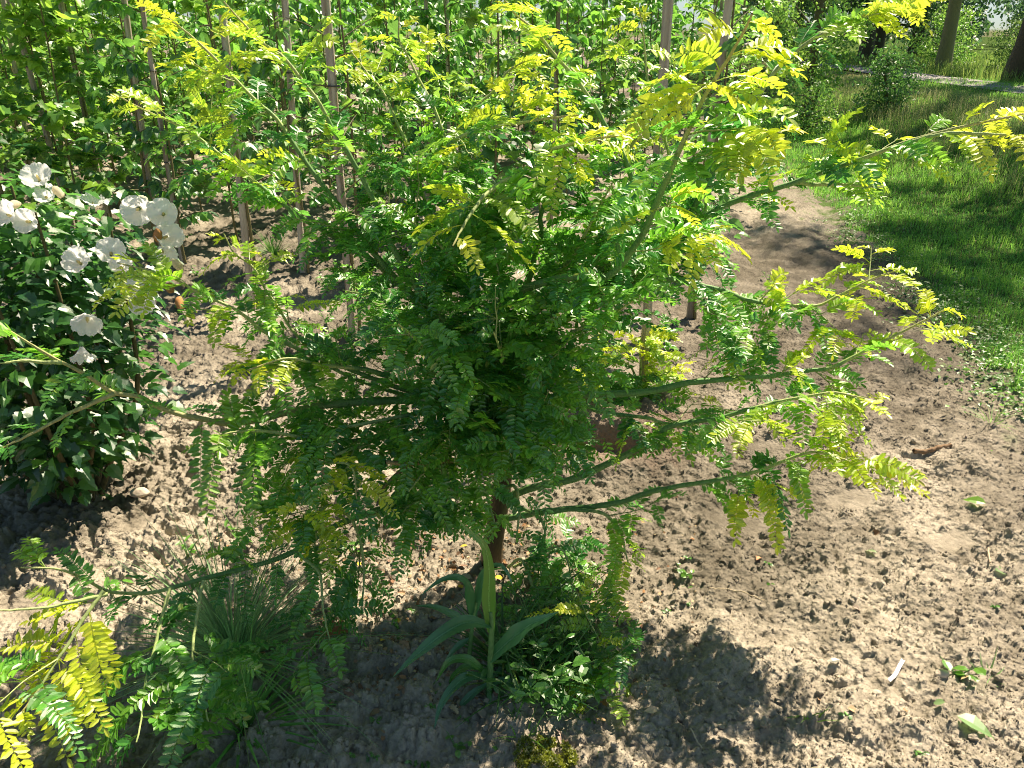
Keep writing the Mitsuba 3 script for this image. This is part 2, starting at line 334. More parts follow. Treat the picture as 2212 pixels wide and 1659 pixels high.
locust = thing('locust_tree', 'big feathery tree with yellow branch tips spreading across the middle of the bed', 'tree')
TY = 2.0
tr_path = smooth_path([G(1062, 1232, -.03), W(1064, 1180, TY), W(1085, 1050, TY + .01), W(1092, 930, TY + .02), W(1085, 830, TY + .03), W(1110, 720, TY + .05), W(1130, 620, TY + .06)], 40)
tr_r = np.interp(np.linspace(0, 1, 40), [0, .06, .2, .6, 1], [.05, .036, .031, .024, .014])
part(locust, 'trunk', tube(tr_path, tr_r, tint(40, (.07, .05, .038)), 12), 'bark', True)
def br(r, pts, y0, y1, **kw):
    n = len(pts); l = np.concatenate([[0], np.cumsum(np.hypot(*np.diff(np.array(pts, float), axis=0).T))]); l = l / l[-1]
    return dict(r=r, p=[(px, py, y0 + (y1 - y0) * q) for (px, py), q in zip(pts, l)], **kw)
B = [
    # the thick limb that curls up and right, its yellow end near the viewer
    br(.013, [(1075, 900), (990, 780), (1050, 685), (1131, 626), (1230, 604), (1310, 600), (1380, 520), (1420, 430), (1460, 340), (1500, 250), (1545, 165), (1600, 80), (1625, 30)], 2.0, 1.35, gold=1.25, scale=1.1, label='thick green limb curling up to the right'),
    br(.011, [(1110, 760), (1300, 640), (1400, 560), (1550, 452), (1700, 400), (1830, 355), (1960, 308), (2040, 284), (2120, 265), (2225, 243)], 2.05, 1.75, tw=.55, tl=.7, gold=1.2, label='long branch reaching out to the right edge'),
    br(.0035, [(1960, 308), (2040, 290), (2130, 292), (2225, 302)], 1.81, 1.7, tw=.4, gold=1.3, **{'from': .3}),
    br(.004, [(1720, 395), (1800, 396), (1910, 400)], 1.9, 1.85, tw=.3, gold=.5),
    br(.010, [(1110, 740), (1330, 640), (1440, 560), (1500, 440), (1575, 300), (1620, 230), (1665, 160), (1720, 105), (1790, 62), (1900, 18), (2010, 4)], 2.05, 1.9, tw=.6, gold=1.1),
    br(.011, [(1105, 880), (1220, 856), (1400, 845), (1475, 828), (1575, 816), (1675, 808), (1748, 796), (1792, 790), (1875, 750), (1942, 716), (2048, 663)], 2.0, 1.9, tw=.55, twig=.45, gold=1.0, **{'from': .6}),
    br(.010, [(1100, 850), (1237, 866), (1304, 890), (1397, 903), (1437, 916), (1500, 930)], 2.0, 1.9, tw=.5, twig=.5, gold=.5, **{'from': .6}),
    br(.011, [(1095, 1075), (1147, 1053), (1237, 1033), (1304, 1003), (1370, 970), (1437, 925), (1552, 903), (1625, 880), (1692, 863), (1758, 850), (1808, 845), (1892, 860)], 1.97, 1.75, tw=.5, twig=.45, gold=1.0, tl=.9, **{'from': .55}),
    br(.009, [(1090, 1120), (1180, 1105), (1330, 1085), (1400, 1063), (1475, 1046), (1558, 1033), (1642, 1013), (1688, 993), (1760, 970), (1840, 990), (1890, 1030)], 1.97, 1.65, tw=.45, twig=.5, gold=1.2, scale=1.1, **{'from': .55}),
    br(.010, [(1110, 740), (1250, 640), (1380, 600), (1475, 610), (1525, 623), (1568, 633), (1615, 653), (1682, 663), (1758, 668), (1800, 650), (1875, 613), (1938, 591)], 2.05, 2.1, tw=.8, twig=.45, gold=1.15, scale=1.05),
    br(.0045, [(1700, 660), (1640, 690), (1600, 720), (1560, 770)], 2.1, 2.0, gold=.6),
    # to the left
    br(.012, [(1080, 900), (900, 870), (700, 880), (520, 915), (430, 905), (360, 886), (300, 856), (247, 848), (187, 810), (133, 783), (67, 746), (-15, 692)], 2.0, 1.55, tw=.25, gold=.3, dens=.45, scale=1.2, ystem=.45, label='bare olive branch reaching out to the left edge'),
    br(.004, [(247, 851), (167, 886), (67, 936), (-12, 975)], 1.62, 1.45, tw=.4, gold=.2, dens=.55, ystem=.0),
    br(.0035, [(133, 783), (70, 780), (0, 787)], 1.58, 1.5, tw=.2, gold=.2, dens=.4),
    br(.009, [(1070, 950), (930, 930), (760, 948), (617, 933), (560, 925), (490, 928), (430, 950)], 2.0, 1.6, gold=.4, tw=.6, scale=1.2),
    br(.010, [(1070, 1060), (900, 1080), (733, 1133), (633, 1196), (567, 1219), (433, 1253), (340, 1279), (283, 1283), (233, 1278), (187, 1253), (127, 1229), (43, 1226)], 1.95, 1.36, tw=.25, gold=.5, dens=.6),
    br(.003, [(233, 1283), (100, 1309), (-10, 1315)], 1.36, 1.25, tw=.0, dens=.15),
    br(.0032, [(225, 1275), (187, 1326), (150, 1379), (110, 1440), (67, 1506), (43, 1543)], 1.36, 1.16, gold=1.9, gf=1.2, tw=.4, scale=1.15, dens=1.5, label='hanging shoot with bright yellow leaves', **{'from': .1}),
    br(.0030, [(367, 1270), (347, 1340), (327, 1423), (307, 1490), (300, 1563), (290, 1610)], 1.45, 1.15, gold=.0, tw=.15, scale=1.4, dens=.8, **{'from': .3}),
    br(.0028, [(440, 1255), (425, 1340), (420, 1430), (440, 1500), (450, 1560)], 1.5, 1.2, gold=.0, tw=.5, scale=1.2, dens=.9, **{'from': .2}),
    br(.0030, [(640, 1195), (690, 1240), (700, 1320), (715, 1390)], 1.65, 1.45, gold=.0, tw=.6, scale=1.1, **{'from': .2}),
    br(.0035, [(760, 1120), (780, 1180), (785, 1250), (780, 1330)], 1.75, 1.6, gold=.0, tw=.6, **{'from': .1}),
    br(.006, [(1000, 880), (850, 850), (720, 800), (633, 720), (597, 666), (567, 626), (540, 580), (500, 553), (478, 510)], 2.0, 2.15, tw=.6, gold=.8),
    br(.007, [(1050, 880), (900, 850), (700, 775), (583, 720), (517, 670), (433, 630), (367, 596), (253, 566)], 2.0, 1.75, tw=.6, twig=.4, gold=.9),
    br(.006, [(900, 840), (800, 800), (700, 790), (620, 775), (540, 800)], 1.95, 1.7, gold=1.4),
    br(.009, [(1105, 760), (950, 680), (800, 560), (660, 477), (567, 407), (493, 347), (410, 287), (317, 243), (263, 213)], 2.05, 2.25, tw=.8),
    br(.010, [(1105, 760), (960, 700), (850, 600), (740, 460), (647, 337), (600, 267), (547, 220), (483, 153), (417, 90), (343, 33)], 2.05, 2.1, tw=.8),
    br(.010, [(1110, 740), (960, 690), (860, 560), (807, 437), (764, 360), (717, 283), (687, 227), (650, 180), (610, 133), (567, 103), (520, 57), (480, 13)], 2.05, 2.0, tw=.8),
    br(.010, [(1125, 680), (1330, 560), (1372, 440), (1350, 343), (1304, 263), (1277, 217), (1234, 153), (1204, 123), (1157, 60), (1117, 30), (1090, -8)], 2.05, 1.95, tw=.9),
    br(.007, [(1110, 700), (930, 560), (890, 420), (914, 367), (950, 323), (987, 283), (1024, 233), (1064, 197), (1097, 153), (1160, 115)], 2.08, 2.3, tw=.9),
    br(.008, [(1125, 650), (1154, 520), (1087, 460), (1010, 387), (987, 333), (957, 277), (934, 217), (907, 167), (884, 120), (864, 83), (864, 33)], 2.06, 2.3, tw=.9, gold=.9),
    br(.007, [(1125, 660), (1154, 550), (1167, 500), (1164, 467), (1174, 433), (1164, 390), (1184, 323), (1204, 313), (1270, 297), (1364, 280)], 2.06, 1.7, tw=1.0, gold=1.3),
    br(.005, [(1165, 395), (1110, 385), (1060, 410), (1010, 470), (975, 530)], 1.85, 1.6, tw=.4, gold=.95, scale=1.2),
    br(.006, [(1130, 640), (1320, 560), (1440, 400), (1420, 260), (1397, 180), (1390, 97), (1380, 20)], 2.06, 2.2, tw=.9),
    br(.006, [(1110, 700), (940, 480), (890, 337), (854, 257), (824, 193), (790, 150), (757, 107)], 2.06, 2.35, tw=.9),
    br(.005, [(914, 367), (960, 320), (1020, 285), (1130, 265), (1250, 250)], 2.1, 1.75, tw=.8, gold=1.4),
    # low, hanging and inner shoots
    br(.006, [(1090, 830), (1150, 800), (1230, 720), (1300, 690), (1380, 640)], 1.95, 1.6, dens=1.3, gold=.2, tw=1.3),
    br(.006, [(1090, 830), (1000, 820), (930, 760), (860, 700)], 1.95, 1.6, dens=1.3, gold=.1, tw=1.4),
    br(.006, [(1090, 900), (1100, 870), (1090, 800), (1060, 720)], 1.95, 1.6, dens=1.1, gold=.1, tw=1.2),
    br(.006, [(1085, 960), (1040, 940), (980, 960), (930, 1000), (880, 1060)], 1.95, 1.6, dens=1.1, gold=.1, tw=1.2),
    br(.006, [(1085, 960), (1140, 950), (1190, 960), (1220, 1010)], 1.95, 1.75, dens=1.3, gold=.1, tw=1.3),
    br(.005, [(1075, 1040), (1060, 1030), (1050, 1070), (1065, 1130)], 1.93, 1.75, dens=.7, gold=.1, tw=.6),
    br(.005, [(1085, 900), (1090, 880), (1100, 930), (1105, 1000)], 1.95, 1.62, dens=1.4, gold=.05, tw=2.2),
    br(.005, [(1085, 860), (1130, 830), (1150, 880), (1140, 960)], 1.95, 1.66, dens=1.4, gold=.05, tw=2.2),
    br(.005, [(1085, 900), (1020, 860), (1000, 920), (990, 1000)], 1.95, 1.62, dens=1.4, gold=.05, tw=2.0),
    br(.005, [(1100, 780), (1130, 740), (1160, 760), (1170, 840)], 1.97, 1.68, dens=1.4, gold=.05, tw=2.0),
    br(.005, [(1100, 760), (1060, 720), (1020, 730), (980, 800)], 1.97, 1.7, dens=1.4, gold=.05, tw=2.0),
    br(.005, [(1080, 1060), (1110, 1050), (1120, 1100), (1115, 1170)], 1.95, 1.85, dens=.6, gold=.05, tw=.6),
    br(.005, [(1085, 1050), (1000, 1060), (890, 1090), (860, 1130)], 1.93, 1.7, dens=1.3, gold=.1, tw=1.2),
    br(.004, [(800, 960), (745, 975), (700, 1000), (760, 1010), (775, 1080)], 1.75, 1.6, dens=1.3, gold=1.3, tw=.4, scale=.9),
    br(.004, [(760, 1120), (720, 1090), (690, 1110), (680, 1180)], 1.75, 1.55, dens=1.3, gold=.9, tw=.8),
    br(.005, [(1085, 1080), (1170, 1120), (1180, 1180), (1190, 1250)], 1.97, 1.85, dens=.8, gold=.1, tw=.5),
    br(.005, [(1230, 1100), (1300, 1110), (1340, 1150), (1360, 1230)], 1.9, 1.8, dens=1.3, gold=.7, tw=.9),
    br(.006, [(1100, 860), (860, 900), (700, 940), (640, 1010), (600, 1060)], 1.95, 1.65, dens=1.0, gold=.2, tw=.7),
    br(.006, [(1105, 760), (960, 700), (820, 640), (740, 620)], 2.05, 2.4, dens=1.3, gold=.2, tw=1.3),
    br(.006, [(1110, 740), (1000, 600), (940, 520), (830, 440)], 2.05, 1.85, dens=1.3, gold=.3, tw=1.4),
    br(.006, [(1125, 680), (1050, 560), (1020, 480), (1100, 400)], 2.05, 1.8, dens=1.3, gold=.4, tw=1.4),
    br(.006, [(1125, 680), (1230, 560), (1280, 470), (1320, 400)], 2.05, 1.75, dens=1.3, gold=.3, tw=1.4),
    br(.006, [(1125, 680), (1330, 600), (1440, 520), (1520, 430)], 2.05, 2.3, dens=1.3, gold=.3, tw=1.3),
    br(.006, [(1125, 660), (1240, 560), (1330, 460), (1450, 300)], 2.05, 2.4, dens=1.3, gold=.5, tw=1.2),
]
nleaf = build_locust(locust, B, 11, 300)
# dead grey stub of a pruned branch
part(locust, 'dead_branch', join([tube(smooth_path([W(1070, 1000, 1.93), W(980, 995, 1.8), W(900, 1003, 1.72), W(835, 998, 1.66)], 14), np.linspace(.010, .006, 14), (.27, .22, .18), 8),
      tube(smooth_path([W(890, 1003, 1.71), W(850, 1030, 1.68), W(815, 1070, 1.66)], 8), np.linspace(.006, .003, 8), (.2, .16, .13), 6)]), 'bark', True, 'grey leafless pruned branch')
print('locust leaves', nleaf)

def pixel(p):
    q = np.asarray(p, float) - [0, 0, EYE]; dep = q @ FW
    return (512 + FOC * (q @ RT) / dep) / K, (384 - FOC * (q @ UP) / dep) / K
def place_of(px, table): return next(t for lim, t in table if px < lim)
# ------------------------------------------------------------------ stakes and staked saplings
OVATE = blade_template((.18, .42, .72), (.21, .29, .17), .28, .35)
OVATE_LO = blade_template((.3, .7), (.28, .19), .28, .35)
LOBED = fan_template([(0, 0), (.02, .14), (.0, .36), (.2, .30), (.34, .52), (.5, .46), (.56, .26), (.78, .2), (1, 0), (.78, -.2), (.56, -.26), (.5, -.46), (.34, -.52), (.2, -.3), (0, -.36), (.02, -.14)], .25, .3)
KINDS = {'dogwood': (OVATE, .098, (.05, .165, .06), (.25, .56, .07)), 'maple': (LOBED, .10, (.06, .20, .055), (.38, .64, .06)), 'hornbeam': (OVATE_LO, .066, (.09, .27, .06), (.40, .68, .08))}
def sapling_shape(kind, seed, height, leaf_n=210, radius=.34, low=.45, scale=1.0):
    """(stem mesh, leaf mesh, leaf positions, template), standing at the origin."""
    rng = np.random.default_rng(seed); tpl, L, dark, light = KINDS[kind]
    zz = np.linspace(0, height, 14)
    path = np.stack([.025 * np.sin(zz * 2.3 + seed), .025 * np.cos(zz * 1.9 + seed * 2), zz], 1); path[0, :2] *= .2
    stem = [tube(path, np.linspace(.011, .004, 14), (.16, .14, .06), 6)]
    b, d = [], []
    nb = 16
    for q in range(nb):
        z = low + (height - low - .1) * (q + rng.random()) / nb; az = q * 2.4 + rng.normal(0, .3)
        l = radius * (1.15 - .65 * (z - low) / (height - low)) * rng.uniform(.55, 1.2)
        o = np.array([np.interp(z, zz, path[:, 0]), np.interp(z, zz, path[:, 1]), z]); dr_ = np.array([math.cos(az), math.sin(az), .55 + rng.normal(0, .2)])
        w = np.linspace(0, 1, 6)[:, None]; bp = o + l * (w * unit(dr_) + w ** 2 * np.array([0, 0, rng.uniform(-.35, .05)]))
        stem.append(tube(bp, np.linspace(.0045, .0015, 6), (.12, .10, .05), 4))
        m = leaf_n // nb
        for e in range(m):
            u = .15 + .85 * (e + rng.random()) / m; p = np.array([np.interp(u, w[:, 0], bp[:, c]) for c in range(3)])
            a = rng.uniform(0, 2 * np.pi); side = np.array([math.cos(a), math.sin(a), 0])
            out = side * .8 + unit(dr_) * .35 + np.array([0, 0, rng.normal(-.55 if kind == 'dogwood' else -.2, .35)])
            b.append(p + unit(out) * .02); d.append(out)
    b, d = np.array(b), np.array(d); k = len(b)
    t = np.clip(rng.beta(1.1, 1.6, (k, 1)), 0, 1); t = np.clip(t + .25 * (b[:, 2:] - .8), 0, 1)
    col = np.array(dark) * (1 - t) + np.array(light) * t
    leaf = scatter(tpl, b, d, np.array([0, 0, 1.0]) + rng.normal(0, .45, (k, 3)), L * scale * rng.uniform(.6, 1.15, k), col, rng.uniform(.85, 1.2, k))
    return join(stem), leaf, b, tpl

def moved(mesh, p, a=0.0, s=1.0):
    ca, sa = math.cos(a) * s, math.sin(a) * s; v = mesh[0]
    return np.stack([v[:, 0] * ca - v[:, 1] * sa, v[:, 0] * sa + v[:, 1] * ca, v[:, 2] * s], 1) + np.asarray(p), mesh[1], mesh[2]

KIND_CAT = {'dogwood': 'young tree', 'maple': 'young tree', 'hornbeam': 'young tree'}
def near_sapling(kind, seed, x, y, height, label, n_parts=90, **kw):
    stem, leaf, pos, tpl = sapling_shape(kind, seed, height, **kw)
    p = (x, y, float(gz(x, y)) - .02); k = thing('sapling', label, 'young tree', 'staked young trees near the bed')
    part(k, 'stem', moved(stem, p), 'bark', True)
    leaf = moved(leaf, p); near = nearest(pos + np.array(p), n_parts)
    for m in split(leaf, tpl, near): part(k, 'leaf', m, 'leaf')
    r_ = rest(leaf, tpl, near)
    if len(r_[0]): part(k, 'crown', r_, 'leaf', kind='stuff')
STAKE_COL = None
def stake(bx, by, tx, label, height=2.15, r=.024, tie=True, base_y=None):
    b = G(bx, by); t = W(tx, 0, b[1]); d = (t - b) / (t[2] - b[2])
    a = b - d * .06; a[2] = b[2] - .06; e = b + d * height
    zz = np.linspace(0, 1, 9)[:, None]; rr = np.full(9, r) * (1 + .05 * np.sin(np.arange(9) * 2.0 + bx)); rr[-1] *= .8
    k = thing('stake', label, 'stake', 'wooden stakes of the nursery rows')
    part(k, 'post', tube(a + (e - a) * zz, rr, (0, 0, 0), 9)[:2] + (None,), 'wood', 40)
    if tie:
        for h in (.75, 1.35):
            c = b + d * h; ang = np.linspace(0, 2 * np.pi, 13)
            ring = np.stack([c[0] + .006 + np.cos(ang) * r * 1.25, c[1] - .004 + np.sin(ang) * r * 1.25, c[2] + 0 * ang], 1)
            part(k, 'tie', tube(ring, .004, (0, 0, 0), 5)[:2] + (None,), 'tie_rubber', True)
    return b
ST = [(165, 525, 22, 'pale grey leaning stake above the highest white flower at the left', 'maple'),
      (240, 500, 130, 'brown leaning stake, second thick one from the left edge', 'maple'),
      (345, 560, 268, 'pale stake behind the pair of open white flowers', 'dogwood'),
      (395, 572, 305, 'dark thin stake just right of the pair of open white flowers', 'dogwood'),
      (545, 662, 478, 'grey stake standing on open soil left of the big feathery tree', 'dogwood'),
      (655, 592, 615, 'orange brown stake behind the grey one on the open soil', 'dogwood'),
      (763, 735, 703, 'reddish brown stake just left of the dense crown', 'hornbeam'),
      (1388, 832, 1444, 'pale square-edged stake right of the dug hole with yellow shoots at its foot', None),
      (1490, 684, 1575, 'short dark-footed stake at the edge of the bare soil strip', 'dogwood'),
      (928, 480, 920, 'stake behind the upper middle of the feathery tree, left of the big hanging leaves', 'dogwood'),
      (972, 480, 965, 'thin stake just right of another one in the upper middle', 'dogwood'),
      (1190, 500, 1207, 'stake behind the right half of the feathery tree, among big dark leaves', 'dogwood'),
      (640, 430, 593, 'distant stake in the left part of the rows', 'hornbeam'),
      (732, 440, 703, 'distant pale stake left of the middle of the rows', 'hornbeam'),
      (82, 440, 7, 'dark stake at the far left edge', 'maple'),
      (1515, 420, 1560, 'stake at the right end of the rows before the grass', 'dogwood')]
LAB = ['lobed-leaved young tree on the pale leaning stake at the left', 'lobed-leaved young tree on the brown leaning stake', 'young tree with pointed leaves on the pale stake behind the white flowers',
       'young tree with pointed leaves on the dark thin stake by the flowers', 'young tree on the grey stake on open soil', 'young tree on the orange brown stake', 'small-leaved young tree on the reddish brown stake left of the crown', '',
       'young tree on the dark-footed stake beside the bare soil strip', 'young tree with big hanging leaves on the stake in the upper middle', 'young tree with hanging leaves on the thin upper middle stake', 'young tree with big dark leaves behind the right half of the crown',
       'small-leaved young tree on the distant left stake', 'small-leaved young tree on the distant pale stake', 'lobed-leaved young tree at the far left edge', 'young tree with hanging leaves before the grass at the right']
taken = []
for q, (bx, by, tx, lab, kind) in enumerate(ST):
    b = stake(bx, by, tx, lab, r=.017 if q in (3, 9, 10, 11, 12, 13, 15) else .022, tie=q < 9)
    taken.append(b[:2])
    if kind: near_sapling(kind, 40 + q, b[0] + .035, b[1] - .01, 2.15 + .05 * (q % 5), LAB[q], 70 if q < 12 else 0, low=.75 if q in (4, 5, 6) else .3, leaf_n=(150 if q in (4, 5, 6, 8) else 320))
# the rest of the rows: shared shapes, one entry per stem and crown
ROW, PERP = np.array([.37, .93]), np.array([-.93, .37])
R = np.random.default_rng(77)
shapes = []
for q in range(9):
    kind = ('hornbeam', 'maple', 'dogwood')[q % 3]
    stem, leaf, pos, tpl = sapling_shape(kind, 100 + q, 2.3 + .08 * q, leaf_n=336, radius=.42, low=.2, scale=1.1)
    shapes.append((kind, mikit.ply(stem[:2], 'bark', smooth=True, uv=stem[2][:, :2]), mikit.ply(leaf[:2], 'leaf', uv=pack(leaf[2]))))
spots = []
for row in range(26):
    off = 0.0 if row == 0 else 1.55 + .97 * (row - 1)
    for s in np.arange(0, 22, .62):
        p = np.array([-.07, 2.0]) + PERP * off + ROW * s + R.normal(0, .05, 2)
        if p[1] < (5.4 if row == 0 else 5.7 if row < 3 else 5.2) or p[1] > 17 or abs(p[0]) > .78 * p[1] + .8 or p[0] > edge(p[1]) - .7: continue
        if min(np.hypot(*(p - q)) for q in taken) < .3: continue
        spots.append(p)
spots = sorted(spots, key=lambda p: p[1])[:280]
print('saplings', len(spots))
GLAB = {'hornbeam': 'small-leaved', 'maple': 'lobed-leaved', 'dogwood': 'pointed-leaved'}
ZONE = [(-1e9, ''), (230, 'at the left edge'), (480, 'above the white flowers'), (760, 'left of the yellow-tipped crown'), (1050, 'behind the left of the crown'), (1300, 'behind the middle of the crown'), (1e9, 'behind the right of the crown')]
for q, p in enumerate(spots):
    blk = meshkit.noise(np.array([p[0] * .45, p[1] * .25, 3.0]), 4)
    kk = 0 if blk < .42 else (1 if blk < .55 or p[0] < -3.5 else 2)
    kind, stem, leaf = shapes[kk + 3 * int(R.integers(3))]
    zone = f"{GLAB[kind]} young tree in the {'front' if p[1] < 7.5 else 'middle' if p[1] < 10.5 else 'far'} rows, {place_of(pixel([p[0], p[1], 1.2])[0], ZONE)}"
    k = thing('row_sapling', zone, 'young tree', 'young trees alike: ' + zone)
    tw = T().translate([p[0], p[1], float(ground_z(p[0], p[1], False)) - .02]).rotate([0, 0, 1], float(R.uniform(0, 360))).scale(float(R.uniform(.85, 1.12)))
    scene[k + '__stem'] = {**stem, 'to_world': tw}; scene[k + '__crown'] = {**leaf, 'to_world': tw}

# ------------------------------------------------------------------ white hibiscus bush
HIB = np.array([*G(180, 1072)[:2]])
HLEAF = fan_template([(0, 0), (.05, .16), (.12, .27), (.28, .24), (.36, .36), (.5, .27), (.62, .27), (.72, .15), (.86, .11), (1, 0), (.86, -.11), (.72, -.15), (.62, -.27), (.5, -.27), (.36, -.36), (.28, -.24), (.12, -.27), (.05, -.16)], .3, .3)
def petal_mesh(rng, L=.05, width=.046, cup=.35):
    u, w = np.meshgrid(np.linspace(0, 1, 9), np.linspace(-1, 1, 11), indexing='ij')
    half = width * .5 * np.interp(u, [0, .15, .5, .8, 1], [.18, .42, .95, 1.05, .72])
    r = L * (u - .16 * cup * np.sin(np.pi * u) * .5) * (1 - .10 * w ** 2 * (u > .9)); ph = rng.uniform(0, 6)
    z = L * cup * u ** .75 - L * .75 * np.clip(u - .6, 0, 1) ** 1.4 + .0035 * u ** 2 * np.sin(w * 4.6 + ph) + 0.002 * u * np.sin(w * 11 + 3 * u + ph) + .0015 * u * np.sin(u * 11 + ph)
    v = np.stack([r, half * w, z + .006 * w ** 2 * u], -1).reshape(-1, 3)
    i, j = np.meshgrid(np.arange(8), np.arange(10), indexing='ij'); a = (i * 11 + j).ravel()
    return v, np.vstack([np.stack([a, a + 1, a + 12], 1), np.stack([a, a + 12, a + 11], 1)]), tint(99, (.93, .93, .90))
def frame(axis, roll):
    z = unit(np.asarray(axis, float)); x = unit(np.cross(z, [.3, .2, .9])); y = np.cross(z, x)
    return np.stack([math.cos(roll) * x + math.sin(roll) * y, -math.sin(roll) * x + math.cos(roll) * y, z], 0)
def build_hibiscus():
    rng = np.random.default_rng(21)
    k = thing('hibiscus_bush', 'dark green bush with white flowers at the left edge', 'flowering bush', 'hibiscus in bloom')
    del labels[k]['group']
    base = np.array([HIB[0], HIB[1], 0.0]); tops = []
    pts = []
    for q in range(13):
        az = q * 2.4; rad = .40 * math.sqrt((q + .5) / 13); h = 1.16 - .5 * (rad / .42) ** 2 * .5
        e = base + np.array([math.cos(az) * rad - .03, math.sin(az) * rad, h * rng.uniform(.88, 1.04)])
        m = base + np.array([math.cos(az) * rad * .85, math.sin(az) * rad * .85, .45])
        path = smooth_path([base + np.array([math.cos(az) * .05, math.sin(az) * .05, -.02]), base + np.array([math.cos(az) * rad * .4, math.sin(az) * rad * .4, .15]), m, e], 22)
        part(k, 'stem', tube(path, np.linspace(.013, .004, 22), (.10, .085, .06), 7), 'bark', True)
        pts.append(path)
    b, d = [], []
    for path in pts:
        for e in range(250):
            u = .13 + .87 * rng.random() ** .8; p = np.array([np.interp(u * 21, np.arange(22), path[:, c]) for c in range(3)])
            az = rng.uniform(0, 2 * np.pi); l = rng.uniform(.02, .17) * (1.0 if p[2] > .22 else .7)
            out = np.array([math.cos(az), math.sin(az), rng.uniform(-.1, .7)])
            b.append(p + l * out); d.append(out + np.array([0, 0, -.45 + rng.normal(0, .3)]))
    b, d = np.array(b), np.array(d); ok = b[:, 2] > .1; b, d = b[ok], d[ok]; n = len(b)
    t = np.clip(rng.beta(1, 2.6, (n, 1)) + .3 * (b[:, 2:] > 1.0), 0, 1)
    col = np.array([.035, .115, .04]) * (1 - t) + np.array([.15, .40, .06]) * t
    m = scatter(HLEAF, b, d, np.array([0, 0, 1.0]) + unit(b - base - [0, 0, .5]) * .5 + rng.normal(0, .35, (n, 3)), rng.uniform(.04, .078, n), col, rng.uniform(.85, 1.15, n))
    near = nearest(b, 300)
    for x in split(m, HLEAF, near): part(k, 'leaf', x, 'leaf')
    part(k, 'foliage', rest(m, HLEAF, near), 'leaf', kind='stuff')
    fl = [(82, 385, 2.3, (.1, -.5, .55), 1.05), (200, 440, 2.45, (.3, -.2, .8), .8), (298, 452, 2.2, (.25, -.9, .05), 1.05), (352, 462, 2.15, (.35, -.85, .3), .95), (358, 512, 2.12, (.6, -.55, .3), .95),
          (170, 566, 2.05, (.1, -.8, .55), .9), (240, 546, 2.1, (.4, -.7, .5), .9), (282, 622, 2.05, (.75, -.5, .1), .95), (303, 652, 2.05, (.6, -.7, -.1), .85), (188, 690, 1.98, (.25, -.75, -.35), .95),
          (178, 762, 1.97, (.2, -.5, -.6), .75), (20, 465, 2.1, (-.2, -.8, .5), .9), (58, 478, 2.1, (.1, -.9, .3), .8), (262, 575, 2.12, (.3, -.6, .5), .7), (100, 425, 2.4, (.2, -.5, .4), .8), (352, 545, 2.1, (.5, -.6, -.2), .75)]
    for px, py, y, ax, s in fl:
        c = W(px, py, y); fr = frame(ax, rng.uniform(0, 6)); f = numbered_fast(k + '__flower')
        cup = rng.uniform(.95, 1.9); ax = np.array(ax) * [1, .55, 1] + [.35, 0, .1] + rng.normal(0, .3, 3); c = c - fr[2] * .02
        for q in range(5):
            v, t_, col_ = petal_mesh(rng, .038 * s, .046 * s, cup); a = q * 2 * np.pi / 5 + rng.normal(0, .08)
            v = v + [.004, 0, .0008 * q]; v = np.stack([v[:, 0] * math.cos(a) - v[:, 1] * math.sin(a), v[:, 0] * math.sin(a) + v[:, 1] * math.cos(a), v[:, 2]], 1)
            part(f, 'petal', (c + v @ fr, t_, col_), 'petal', True)
        part(f, 'stamen', tube(c + np.array([[0, 0, .0], [0, 0, .012], [.001, 0, .024], [.002, 0, .034]]) * s @ fr, [.0025, .0035, .0042, .0016], (.72, .66, .38), 6), 'petal', True)
        part(f, 'calyx', tube(c + np.array([[0, 0, -.022], [0, 0, -.012], [0, 0, .004]]) * s @ fr, [.003, .008, .007], (.10, .24, .04), 7), 'bark', True)
    for px, py, y in [(305, 430, 2.25), (395, 583, 2.1), (390, 642, 2.1), (345, 522, 2.1), (120, 405, 2.3), (372, 615, 2.1), (45, 440, 2.2)]:    # closed or withered ones
        c = W(px, py, y); fr = frame((rng.normal(.3, .3), -.5, rng.normal(.2, .4)), 0); brown = (px in (390, 345, 372))
        zz = np.linspace(0, 1, 8); path = c + np.stack([.003 * np.sin(zz * 6), 0 * zz, zz * .05], 1) @ fr
        part(k, 'closed_flower', tube(path, .012 * np.array([.35, .8, 1, 1.05, .9, .95, .6, .2]), (.42, .22, .10) if brown else (.78, .72, .55), 9), 'dry_leaf' if brown else 'petal', True, label='withered brown flower' if brown else None)
    for q in range(46):
        path = pts[q % 13]; u = rng.uniform(.72, 1.0); c = np.array([np.interp(u * 21, np.arange(22), path[:, e]) for e in range(3)]) + rng.normal(0, .05, 3) + [0, -.03, .02]
        fr = frame((rng.normal(0, .4), rng.normal(-.2, .4), 1), 0); zz = np.linspace(0, 1, 6)
        part(k, 'bud', tube(c + np.stack([0 * zz, 0 * zz, zz * .024], 1) @ fr, .0075 * np.array([.3, .9, 1.05, .9, .55, .12]), (.16, .34, .05), 7), 'bark', True)
build_hibiscus()

